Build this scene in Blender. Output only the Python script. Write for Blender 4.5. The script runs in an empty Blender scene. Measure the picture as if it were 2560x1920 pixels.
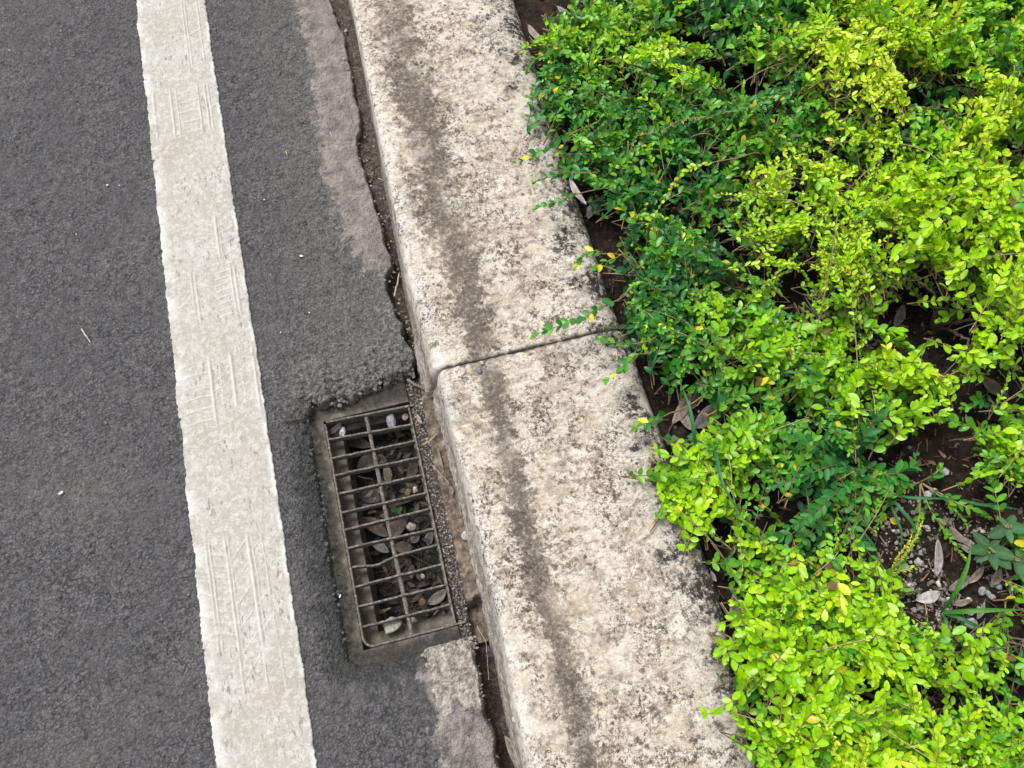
import bpy, math, random
import numpy as np
from mathutils import Matrix, Vector

# ------------------------------------------------------------------ camera, world, sun, exposure
sc = bpy.context.scene
COL = sc.collection
H_CAM = 1.5
FPX, PCX, PCY = 1924.0, 1280.0, 960.0          # focal length and centre in photo pixels
_d1 = np.array([-79.0 - PCX, -(-3993.0 - PCY), -FPX]); _d1 /= np.linalg.norm(_d1)
_n = np.array([0, FPX, 3993.0 + PCY]); _n /= np.linalg.norm(_n)
_n -= _d1 * (_n @ _d1); _n /= np.linalg.norm(_n)
RC = np.array([np.cross(_d1, _n), _d1, _n])     # camera -> world
CAMP = np.array([0.0, 0.0, H_CAM])
cd = bpy.data.cameras.new('camera'); cam = bpy.data.objects.new('camera', cd); COL.objects.link(cam)
cd.sensor_fit = 'HORIZONTAL'; cd.sensor_width = 36.0; cd.lens = 36.0 * FPX / 2560.0
cd.clip_start = 0.02; cd.clip_end = 500.0
M4 = np.eye(4); M4[:3, :3] = RC; M4[:3, 3] = CAMP
cam.matrix_world = Matrix([list(map(float, r)) for r in M4])
sc.camera = cam

SUN_EL, SUN_AZ = math.radians(62), math.radians(-35)   # azimuth measured from +Y towards +X
w = bpy.data.worlds.new('World'); sc.world = w; w.use_nodes = True
nt = w.node_tree; bg = nt.nodes['Background']
sky = nt.nodes.new('ShaderNodeTexSky'); sky.sky_type = 'NISHITA'; sky.sun_disc = False
sky.sun_elevation = SUN_EL; sky.sun_rotation = SUN_AZ
sky.air_density = 1.0; sky.dust_density = 4.0; sky.ozone_density = 1.0
hs = nt.nodes.new('ShaderNodeHueSaturation'); hs.inputs['Saturation'].default_value = 0.18   # overcast: grey sky
nt.links.new(sky.outputs[0], hs.inputs['Color']); nt.links.new(hs.outputs[0], bg.inputs[0])
bg.inputs[1].default_value = 0.135
sl = bpy.data.lights.new('sun', 'SUN'); sl.energy = 1.5; sl.angle = math.radians(18); sl.color = (1.0, 0.975, 0.94)
so = bpy.data.objects.new('sun', sl); COL.objects.link(so)
_sd = Vector((math.sin(SUN_AZ) * math.cos(SUN_EL), math.cos(SUN_AZ) * math.cos(SUN_EL), math.sin(SUN_EL)))
so.rotation_euler = _sd.to_track_quat('Z', 'Y').to_euler(); so.location = _sd * 20
sc.view_settings.view_transform = 'Standard'; sc.view_settings.look = 'None'
sc.view_settings.gamma = 1.0; sc.view_settings.exposure = 0.6
try:
    sc.cycles.use_denoising = True
    sc.cycles.max_bounces = 5; sc.cycles.transmission_bounces = 4; sc.cycles.diffuse_bounces = 3; sc.cycles.glossy_bounces = 2
except Exception:
    pass

# ------------------------------------------------------------------ helpers
rng = np.random.default_rng(7)
random.seed(7)

def at(px, py, z=0.0):
    d = RC @ np.array([(px - PCX) / FPX, -(py - PCY) / FPX, -1.0])
    return CAMP + d * ((z - H_CAM) / d[2])

def pix(P):
    c = (np.asarray(P) - CAMP) @ RC
    return PCX + FPX * c[..., 0] / -c[..., 2], PCY - FPX * c[..., 1] / -c[..., 2]

def hsh(ix, iy, s):
    h = (ix.astype(np.int64) * 374761393 + iy.astype(np.int64) * 668265263 + s * 974634777) & 0xFFFFFFFF
    h = ((h ^ (h >> 13)) * 1274126177) & 0xFFFFFFFF
    h = ((h ^ (h >> 16)) * 2246822519) & 0xFFFFFFFF
    return ((h ^ (h >> 15)) & 0xFFFFFF) / float(0xFFFFFF)

def vn(x, y, s=0):
    x = np.asarray(x, float); y = np.asarray(y, float)
    ix, iy = np.floor(x), np.floor(y); fx, fy = x - ix, y - iy
    fx = fx * fx * (3 - 2 * fx); fy = fy * fy * (3 - 2 * fy)
    a, b, c, d = hsh(ix, iy, s), hsh(ix + 1, iy, s), hsh(ix, iy + 1, s), hsh(ix + 1, iy + 1, s)
    return (a + (b - a) * fx) * (1 - fy) + (c + (d - c) * fx) * fy      # 0..1

def fbm(x, y, f, o=4, s=0, g=0.5):
    t = 0; a = 1; n = 0
    for k in range(o):
        t = t + a * vn(np.asarray(x) * f + 17.3 * k, np.asarray(y) * f - 9.1 * k, s + k); n += a; a *= g; f *= 2.03
    return t / n

def cells(x, y, f, s=0):
    x = np.asarray(x) * f; y = np.asarray(y) * f
    ix, iy = np.floor(x), np.floor(y); best = np.full(x.shape, 9.0); val = np.zeros(x.shape)
    for dx in (-1, 0, 1):
        for dy in (-1, 0, 1):
            jx, jy = ix + dx, iy + dy
            d = (jx + hsh(jx, jy, s) - x) ** 2 + (jy + hsh(jx, jy, s + 1) - y) ** 2
            m = d < best; best = np.where(m, d, best); val = np.where(m, hsh(jx, jy, s + 2), val)
    return np.sqrt(best), val

def ss(a, b, x):
    t = np.clip((np.asarray(x) - a) / (b - a), 0, 1); return t * t * (3 - 2 * t)

def curve(pts, z=0.0, ax=1):                       # polyline of photo points as x(y)
    P = np.array([at(a, b, z) for a, b in pts]); o = np.argsort(P[:, 1]); P = P[o]
    return lambda y: np.interp(y, P[:, 1], P[:, 0])

def mesh(name, V, faces, mat=None, parent=None, smooth=True, attrs=None, cols=None, at_=None):
    """faces: list of int arrays (n,k). One linked mesh object."""
    me = bpy.data.meshes.new(name)
    V = np.asarray(V, np.float32)
    me.vertices.add(len(V)); me.vertices.foreach_set('co', V.ravel())
    faces = [np.asarray(f, np.int32) for f in faces if len(f)]
    loops = np.concatenate([f.ravel() for f in faces])
    tot = np.concatenate([np.full(len(f), f.shape[1], np.int32) for f in faces])
    start = np.concatenate([[0], np.cumsum(tot)[:-1]]).astype(np.int32)
    me.loops.add(len(loops)); me.loops.foreach_set('vertex_index', loops)
    me.polygons.add(len(tot)); me.polygons.foreach_set('loop_start', start)
    try: me.polygons.foreach_set('loop_total', tot)
    except Exception: pass
    me.polygons.foreach_set('use_smooth', np.full(len(tot), smooth))
    me.update(calc_edges=True)
    for k, v in (attrs or {}).items():
        a = me.attributes.new(k, 'FLOAT', 'POINT'); a.data.foreach_set('value', np.asarray(v, np.float32).ravel())
    for k, v in (cols or {}).items():
        a = me.attributes.new(k, 'FLOAT_COLOR', 'POINT')
        c = np.ones((len(V), 4), np.float32); c[:, :3] = v; a.data.foreach_set('color', c.ravel())
    me.validate()
    if mat: me.materials.append(mat)
    o = bpy.data.objects.new(name, me); COL.objects.link(o)
    if at_ is not None: o.location = tuple(map(float, at_))
    if parent: o.parent = parent
    return o

def tag(o, label=None, cat=None, group=None, kind=None):
    if label: o['label'] = label
    if cat: o['category'] = cat
    if group: o['group'] = group
    if kind: o['kind'] = kind
    return o

def empty(name, loc=(0, 0, 0)):
    o = bpy.data.objects.new(name, None); COL.objects.link(o); o.location = tuple(map(float, loc)); o.empty_display_size = 0.05
    return o

def gridfaces(nx, ny, keep=None):
    i = np.arange(nx * ny).reshape(ny, nx)
    q = np.stack([i[:-1, :-1], i[:-1, 1:], i[1:, 1:], i[1:, :-1]], -1)
    return q.reshape(-1, 4) if keep is None else q[keep]

def axis(lo, a, b, hi, st):
    mid = np.arange(a, b + st * .5, st)
    def grow(x0, lim, sg):
        r = []; s = st * 3; x = x0
        while abs(x - x0) < abs(lim - x0):
            x += sg * s; s *= 1.6; r.append(x)
        r[-1] = lim; return r
    L = grow(a, lo, -1)[::-1] if lo < a else []
    R = grow(mid[-1], hi, 1) if hi > mid[-1] else []
    return np.array(L + list(mid) + R)

def tube(path, rad, n=6, cap=True):
    P = np.asarray(path, float); m = len(P); rad = np.broadcast_to(np.asarray(rad, float), (m,))
    T = np.gradient(P, axis=0); T /= np.linalg.norm(T, axis=1)[:, None] + 1e-12
    up = np.where(np.abs(T[:, 2:3]) > .9, [[1., 0, 0]], [[0, 0, 1.]])
    A = np.cross(T, up); A /= np.linalg.norm(A, axis=1)[:, None] + 1e-12; B = np.cross(T, A)
    an = np.arange(n) * 2 * np.pi / n
    V = (P[:, None] + rad[:, None, None] * (np.cos(an)[None, :, None] * A[:, None] + np.sin(an)[None, :, None] * B[:, None])).reshape(-1, 3)
    i = np.arange(m * n).reshape(m, n); j = np.roll(i, -1, 1)
    F = np.stack([i[:-1], j[:-1], j[1:], i[1:]], -1).reshape(-1, 4)
    return V, F

class Geo:
    def __init__(s): s.V = []; s.F = {}; s.C = []; s.n = 0
    def add(s, V, F, col=None):
        V = np.asarray(V, float)
        for f in (F if isinstance(F, list) else [F]):
            f = np.asarray(f); s.F.setdefault(f.shape[1], []).append(f + s.n)
        s.V.append(V); s.n += len(V)
        if col is not None: s.C.append(np.broadcast_to(np.asarray(col, float), (len(V), 3)))
    def build(s, name, mat, parent=None, smooth=True, **k):
        return mesh(name, np.concatenate(s.V), [np.concatenate(f) for f in s.F.values()], mat, parent, smooth,
                    cols={'tint': np.concatenate(s.C)} if s.C else None, **k)

# ------------------------------------------------------------------ material DSL
class NT:
    def __init__(s, name, rough=.8, spec=.3):
        s.m = bpy.data.materials.new(name); s.m.use_nodes = True; s.t = s.m.node_tree
        s.b = s.t.nodes['Principled BSDF']; s.b.inputs['Roughness'].default_value = rough
        s.b.inputs['Specular IOR Level'].default_value = spec
        s.tc = s.t.nodes.new('ShaderNodeTexCoord').outputs['Object']
    def L(s, a, b): s.t.links.new(a, b)
    def put(s, sock, v):
        if isinstance(v, bpy.types.NodeSocket): s.L(v, sock)
        else: sock.default_value = v
    def vec(s, scale, off=(0, 0, 0)):
        n = s.t.nodes.new('ShaderNodeMapping'); n.inputs['Scale'].default_value = scale; n.inputs['Location'].default_value = off
        s.L(s.tc, n.inputs['Vector']); return n.outputs[0]
    def noise(s, sc_, det=4, rough=.55, v=None, dist=0.):
        n = s.t.nodes.new('ShaderNodeTexNoise'); n.inputs['Scale'].default_value = sc_; n.inputs['Detail'].default_value = det
        n.inputs['Roughness'].default_value = rough; n.inputs['Distortion'].default_value = dist
        s.L(v if v is not None else s.tc, n.inputs['Vector']); return n.outputs['Fac']
    def warp(s, f, amt):
        n = s.t.nodes.new('ShaderNodeTexNoise'); n.inputs['Scale'].default_value = f; n.inputs['Detail'].default_value = 2; s.L(s.tc, n.inputs['Vector'])
        a = s.t.nodes.new('ShaderNodeVectorMath'); a.operation = 'MULTIPLY_ADD'; s.L(n.outputs['Color'], a.inputs[0]); a.inputs[1].default_value = (amt,) * 3; s.L(s.tc, a.inputs[2]); return a.outputs[0]
    def voro(s, sc_, feat='F1', out='Distance', v=None, rnd=1.):
        n = s.t.nodes.new('ShaderNodeTexVoronoi'); n.feature = feat; n.inputs['Scale'].default_value = sc_; n.inputs['Randomness'].default_value = rnd
        s.L(v if v is not None else s.tc, n.inputs['Vector']); return n.outputs[out]
    def attr(s, k, out='Fac'):
        n = s.t.nodes.new('ShaderNodeAttribute'); n.attribute_name = k; return n.outputs[out]
    def ramp(s, f, stops):
        n = s.t.nodes.new('ShaderNodeValToRGB'); e = n.color_ramp.elements
        while len(e) < len(stops): e.new(.5)
        for i, (p, c) in enumerate(stops):
            e[i].position = .5 + (p - .5) * .6; e[i].color = (c, c, c, 1) if not hasattr(c, '__len__') else (*c, 1)
        s.put(n.inputs[0], f); return n.outputs[0]
    def mth(s, op, a, b=0.):
        n = s.t.nodes.new('ShaderNodeMath'); n.operation = op; s.put(n.inputs[0], a); s.put(n.inputs[1], b); return n.outputs[0]
    def mul(s, a, b): return s.mth('MULTIPLY', a, b)
    def add(s, a, b): return s.mth('ADD', a, b)
    def mp(s, v, a, b, c=0., d=1.):
        n = s.t.nodes.new('ShaderNodeMapRange'); n.interpolation_type = 'SMOOTHSTEP'
        s.put(n.inputs[0], v)
        for i, x in enumerate((a, b, c, d)): n.inputs[i + 1].default_value = x
        return n.outputs[0]
    def mix(s, f, a, b, mode='MIX'):
        n = s.t.nodes.new('ShaderNodeMix'); n.data_type = 'RGBA'; n.blend_type = mode
        s.put(n.inputs[0], f)
        for i, v in ((6, a), (7, b)):
            if isinstance(v, bpy.types.NodeSocket): s.L(v, n.inputs[i])
            else: n.inputs[i].default_value = (*v, 1) if hasattr(v, '__len__') else (v, v, v, 1)
        return n.outputs[2]
    def sep(s):
        n = s.t.nodes.new('ShaderNodeSeparateXYZ'); s.L(s.tc, n.inputs[0]); return n.outputs
    def col(s, c): s.put(s.b.inputs['Base Color'], (*c, 1) if hasattr(c, '__len__') and not isinstance(c, bpy.types.NodeSocket) else c)
    def bump(s, h, dist=.002, st=1., prev=None):
        n = s.t.nodes.new('ShaderNodeBump'); n.inputs['Strength'].default_value = st; n.inputs['Distance'].default_value = dist
        s.put(n.inputs['Height'], h)
        if prev is not None: s.L(prev, n.inputs['Normal'])
        s.L(n.outputs[0], s.b.inputs['Normal']); return n.outputs[0]

# asphalt with mortar apron, darker bands, dirt
def mat_road():
    n = NT('asphalt', .85, .25)
    big = n.noise(7, 5, .6); fine = n.noise(420, 3, .7); mid = n.noise(60, 4, .6)
    agg = n.voro(230, 'F1', 'Color'); sepc = n.t.nodes.new('ShaderNodeSeparateColor'); n.L(agg, sepc.inputs[0]); aggv = sepc.outputs[0]
    dist = n.voro(230, 'F1', 'Distance')
    base = n.ramp(n.noise(190, 4, .75), [(.2, (.036, .036, .040)), (.42, (.092, .091, .098)), (.6, (.137, .135, .143)), (.85, (.29, .284, .287))])
    crev = n.voro(88, 'DISTANCE_TO_EDGE', 'Distance', v=n.warp(55, .012)); base = n.mix(n.mul(n.mp(crev, .2, .0), n.mp(n.noise(34, 4, .65), .42, .56, .1, .85)), base, (.017, .0165, .0185))
    stn = n.voro(88, 'F1', 'Color', v=n.warp(55, .012)); sp2 = n.t.nodes.new('ShaderNodeSeparateColor'); n.L(stn, sp2.inputs[0]); base = n.mix(n.mul(n.mp(sp2.outputs[1], .6, 1.), .45), base, (.19, .18, .175)); base = n.mix(n.mul(n.mp(sp2.outputs[2], .7, 1.), .5), base, (.05, .05, .056))
    base = n.mix(n.mul(n.mp(aggv, .55, 1.), .5), base, (.125, .115, .112))
    base = n.mix(n.mul(n.mp(dist, .45, .75), .55), base, (.03, .029, .031))
    base = n.mix(n.mul(n.mp(big, .42, .6), .35), base, (.082, .08, .084))
    dust = n.mp(n.add(n.noise(3.1, 4, .6), n.mul(mid, .35)), .66, .95)
    base = n.mix(n.mul(dust, .3), base, (.19, .178, .165))
    spk = n.mp(n.voro(95, 'F1', 'Distance'), .045, .02); base = n.mix(n.mul(spk, n.mp(n.noise(40, 2), .56, .62)), base, (.45, .44, .42))
    base = n.mix(n.mul(n.mul(n.attr('dust'), n.mp(n.noise(45, 5, .7), .38, .6)), .8), base, n.ramp(n.noise(190, 4, .75), [(.25, (.065, .06, .057)), (.5, (.145, .134, .125)), (.8, (.26, .24, .22))]))
    # dusty transition + mortar smear
    brk = n.add(n.mul(n.noise(34, 5, .7), .9), n.mul(n.noise(150, 4, .7), .5))      # ~.35-1.05
    ms = n.attr('mortar'); mm = n.mp(n.add(ms, n.mul(n.add(brk, -.7), 2.2)), .3, .75)
    mcol = n.ramp(n.noise(34, 6, .72), [(.25, (.165, .144, .128)), (.5, (.255, .226, .203)), (.75, (.37, .338, .305))])
    mcol = n.mix(n.mul(n.mp(n.noise(330, 3, .7), .5, .72), .5), mcol, (.09, .08, .072))
    base = n.mix(n.mul(mm, .9), base, mcol)
    rg = n.attr('rubble'); rm = n.mp(n.add(rg, n.mul(n.add(brk, -.7), 2.4)), .2, .7)
    rcol = n.ramp(n.noise(120, 5, .75), [(.25, (.04, .039, .038)), (.5, (.135, .13, .122)), (.75, (.31, .295, .27))])
    base = n.mix(n.mul(rm, .8), base, rcol)
    pl = n.attr('pale'); pm = n.mp(n.add(pl, n.mul(n.add(brk, -.7), 1.8)), .4, .65)
    pcol = n.ramp(n.noise(75, 6, .75), [(.3, (.14, .117, .1)), (.5, (.33, .29, .25)), (.7, (.5, .46, .42))])
    base = n.mix(pm, base, pcol)
    st = n.attr('dark_tone'); sm = n.mp(n.add(st, n.mul(n.add(n.noise(40, 5, .7), -.5), 2.2)), .2, .9)
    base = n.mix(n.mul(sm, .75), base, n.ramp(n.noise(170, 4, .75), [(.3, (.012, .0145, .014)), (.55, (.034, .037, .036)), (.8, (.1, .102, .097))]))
    dt = n.attr('dirt'); dcol = n.ramp(n.noise(120, 6, .75), [(.2, (.022, .018, .015)), (.5, (.085, .067, .055)), (.8, (.2, .165, .14))])
    base = n.mix(n.mp(dt, .3, .7), base, dcol)
    n.col(base)
    hb = n.add(n.mul(fine, .5), n.mul(n.noise(900, 2, .6), .35)); n.bump(n.add(hb, n.mul(dist, -.9)), .0036, 1.)
    return n.m

def mat_line():
    n = NT('worn_road_paint', .7, .3); yy = n.vec((26, 7, 10))
    base = n.ramp(n.noise(7, 5, .6), [(.25, (.335, .31, .265)), (.5, (.375, .355, .315)), (.75, (.41, .4, .37))])
    base = n.mix(n.mul(n.mp(n.noise(105, 5, .75), .46, .6), .55), base, (.56, .55, .52))
    sp = n.noise(5, 5, .72, yy); dash = n.noise(3.2, 4, .7, n.vec((42, 15, 20)))
    base = n.mix(n.mul(n.mp(sp, .52, .62), .4), base, (.3, .27, .23))
    base = n.mix(n.mul(n.mul(n.mp(dash, .57, .63), n.mp(n.noise(7, 3), .44, .56)), .75), base, (.165, .14, .12))
    base = n.mix(n.mul(n.mp(n.noise(190, 4, .75), .55, .63), .55), base, (.22, .195, .17))
    base = n.mix(n.mul(n.mp(n.noise(16, 5, .7), .54, .66), .35), base, (.36, .31, .26))
    pit = n.mul(n.mp(n.voro(70), .12, .06), n.mp(n.noise(30, 2), .55, .65)); base = n.mix(n.mul(pit, .8), base, (.1, .09, .085))
    base = n.mix(n.mul(n.attr('rim'), .75), base, (.62, .62, .6))
    base = n.mix(n.mul(n.attr('tread'), .75), base, (.62, .605, .57))
    base = n.mix(n.mul(n.attr('groove'), .7), base, (.2, .175, .15))
    n.col(base); n.bump(n.add(n.noise(240, 4, .65), n.mul(n.noise(60, 3), 1.2)), .0016, .6)
    return n.m

def mat_kerb():
    n = NT('weathered_concrete', .9, .2)
    X, Y, Z = n.sep()
    ax = n.vec((9, 22, 15)); wob = n.mul(n.add(n.noise(5, 4, .6), -.5), .07)
    xs = n.add(X, wob)
    base = n.ramp(n.noise(16, 8, .7, dist=.4), [(.25, (.335, .275, .21)), (.42, (.455, .39, .31)), (.6, (.535, .475, .395)), (.78, (.6, .56, .5))])
    fibre = n.noise(60, 7, .75, dist=1.2)
    base = n.mix(n.mul(n.mp(fibre, .485, .585), .75), base, (.63, .585, .51))
    fm0 = n.mp(n.noise(150, 6, .8), .42, .55, .1, 1.)
    base = n.mix(n.mul(n.mul(n.mp(n.noise(2.2, 8, .72, ax), .505, .58), fm0), .8), base, (.215, .18, .15))
    base = n.mix(n.mul(n.mul(n.mp(n.noise(80, 7, .78), .5, .56), n.mp(n.noise(13, 5, .7), .42, .58, .25, 1.)), .8), base, (.135, .1, .078))
    # pale wear along both edges
    edge = n.add(n.mp(X, .03, .004), n.mul(n.mp(xs, .27, .33), .55))
    base = n.mix(n.mul(n.mul(edge, n.mp(n.noise(36, 7, .75), .42, .53)), .75), base, (.6, .58, .545))
    # brown silt streak along the kerb
    fm = n.mp(n.noise(135, 6, .8), .42, .56, .3, 1.); cen = n.mth('ABSOLUTE', n.add(xs, -.094)); wid = n.mp(Y, .3, 1.1, .022, .047)
    t = n.mth('DIVIDE', cen, wid); strk = n.mp(n.add(t, n.mul(n.add(n.noise(42, 7, .78), -.5), 5.5)), 1.4, .55)
    strk = n.mul(strk, n.mp(n.noise(7, 4, .65), .38, .5, .45, 1.))
    base = n.mix(n.mul(n.mul(strk, n.mp(n.noise(150, 5, .8), .38, .5, .55, 1.)), .95), base, n.ramp(n.noise(110, 6, .75), [(.2, (.05, .041, .034)), (.55, (.115, .094, .079)), (.85, (.25, .215, .18))]))
    # black lichen: clustered blots and fine specks
    blot = n.mp(n.add(n.noise(40, 7, .78), n.mul(n.add(n.noise(5, 3), -.5), .3)), .585, .625)
    base = n.mix(n.mul(n.mul(blot, n.mp(n.noise(170, 5, .8), .4, .54, .3, 1.)), .85), base, (.075, .06, .05))
    s1 = n.noise(170, 5, .75); reg = n.mul(n.mp(n.noise(9, 4, .65), .44, .56), n.mp(n.noise(26, 5, .7), .4, .54, .25, 1.))
    base = n.mix(n.mul(n.mul(n.mp(s1, .51, .56), reg), .92), base, (.055, .045, .038))
    s2 = n.noise(330, 4, .75); base = n.mix(n.mul(n.mul(n.mp(s2, .535, .58), n.mp(n.noise(14, 5, .7), .42, .58, .2, 1.)), .72), base, (.12, .1, .082))
    dots = n.mul(n.mp(n.add(n.voro(42), n.mul(n.noise(220, 3), .16)), .27, .2), n.mp(n.noise(12, 3), .5, .6)); base = n.mix(n.mul(dots, .85), base, (.05, .042, .037))
    # mould at the planting edge
    mo = n.mp(n.add(xs, n.mul(n.add(n.noise(18, 7, .75), -.5), .6)), .318, .385)
    base = n.mix(n.mul(mo, n.mp(n.noise(90, 6, .78), .42, .51)), base, (.035, .031, .026))
    # grimy lower face
    fz = n.mul(n.mp(n.add(Z, n.mul(n.add(n.noise(24, 5, .7), -.5), .1)), .08, .04), n.mp(X, .02, -.005))
    fc = n.ramp(n.noise(70, 6, .75), [(.3, (.085, .067, .052)), (.5, (.2, .165, .135)), (.72, (.4, .36, .31))])
    base = n.mix(n.mul(fz, .9), base, fc)
    base = n.mix(n.mul(n.attr('joint'), n.mp(n.noise(80, 5, .7), .3, .55)), base, (.075, .062, .052))
    rb = n.attr('broken'); base = n.mix(n.mul(rb, n.mp(n.noise(130, 4, .7), .42, .6)), base, (.5, .47, .44))
    n.col(base)
    p = n.bump(n.add(n.noise(55, 6, .7), n.mul(n.noise(300, 4, .7), .35)), .003, .55)
    return n.m

def mat_soil():
    n = NT('dark_soil', .95, .15)
    c = n.ramp(n.noise(70, 7, .75), [(.25, (.006, .0045, .004)), (.5, (.019, .0135, .0105)), (.7, (.042, .03, .023)), (.9, (.09, .07, .055))])
    c = n.mix(n.mul(n.mp(n.voro(120, out='Distance'), .22, .1), n.mp(n.noise(45, 3), .5, .6)), c, (.2, .18, .165))
    c = n.mix(n.mul(n.mp(n.noise(9, 4), .5, .7), .5), c, (.06, .034, .022))
    n.col(c); n.bump(n.add(n.noise(180, 5, .7), n.noise(60, 3)), .004, .8); return n.m

def mat_simple(name, stops, f=60, rough=.8, spec=.3, bump=.001, det=5, bf=None):
    n = NT(name, rough, spec); n.col(n.ramp(n.noise(f, det, .7), stops)); n.bump(n.noise(bf or f * 2, 4, .7), bump, .7); return n.m

def mat_tint(name, rough=.5, spec=.4, trans=0., var=.25, f=220, bump=0.):
    n = NT(name, rough, spec); c = n.attr('tint', 'Color')
    k = n.mp(n.noise(f, 3, .6), .3, .7, 1 - var, 1 + var)
    m = n.t.nodes.new('ShaderNodeVectorMath'); m.operation = 'SCALE'; n.L(c, m.inputs[0]); n.L(k, m.inputs['Scale'])
    n.col(m.outputs[0])
    if bump: n.bump(n.noise(f * 1.5, 4, .7), bump, .7)
    if trans:
        tb = n.t.nodes.new('ShaderNodeBsdfTranslucent'); n.L(m.outputs[0], tb.inputs[0])
        mx = n.t.nodes.new('ShaderNodeMixShader'); mx.inputs[0].default_value = trans
        out = n.t.nodes['Material Output']; n.L(n.b.outputs[0], mx.inputs[1]); n.L(tb.outputs[0], mx.inputs[2]); n.L(mx.outputs[0], out.inputs[0])
    return n.m

M_ROAD, M_LINE, M_KERB, M_SOIL = mat_road(), mat_line(), mat_kerb(), mat_soil()
M_LEAF = mat_tint('privet_leaf', .38, .5, .24, .14)
M_WEED = mat_tint('weed_leaf', .5, .4, .28, .15)
M_TWIG = mat_tint('twig_bark', .8, .2, 0, .3, 160)
M_DEAD = mat_tint('dry_leaf', .75, .25, .06, .35, 130, .0006)
M_STONE = mat_tint('stone', .85, .25, 0, .38, 190, .0012)
M_STEEL = mat_simple('rusty_dusty_steel', [(.3, (.05, .044, .038)), (.5, (.12, .106, .092)), (.65, (.19, .172, .15)), (.8, (.29, .265, .235))], 170, .75, .35, .0008)
M_SCRAP = mat_simple('white_paper', [(.3, (.55, .54, .52)), (.7, (.75, .75, .74))], 90, .8)

# ------------------------------------------------------------------ road
edge_pts = [(829, 0), (846, 50), (866, 90), (874, 150), (884, 181), (887, 215), (890, 240), (903, 270), (907, 291), (908, 320), (898, 350), (902, 385), (915, 422), (922, 450), (936, 477), (941, 520), (955, 553),
            (969, 605), (987, 640), (986, 665), (968, 692), (977, 733), (994, 763), (999, 791), (1015, 805), (1013, 830), (1018, 844), (1040, 872), (1041, 890), (1027, 925)]
edge_hi = curve(edge_pts)
edge_lo = curve([(1188, 1606), (1203, 1678), (1209, 1730), (1220, 1788), (1238, 1820), (1244, 1849), (1247, 1890), (1252, 1920)])
apron_l = curve([(750, 0), (776, 105), (797, 200), (801, 320), (814, 422), (839, 485), (869, 590), (919, 675), (1000, 760), (1060, 860)])
BX0, BX1, BY0, BY1 = -.2775, -.03, .1045, .620       # drain recess

def boxd(x, y, x0, x1, y0, y1, r=.0):
    dx = np.abs(x - (x0 + x1) / 2) - (x1 - x0) / 2 + r; dy = np.abs(y - (y0 + y1) / 2) - (y1 - y0) / 2 + r
    return np.hypot(np.maximum(dx, 0), np.maximum(dy, 0)) + np.minimum(np.maximum(dx, dy), 0) - r

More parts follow.
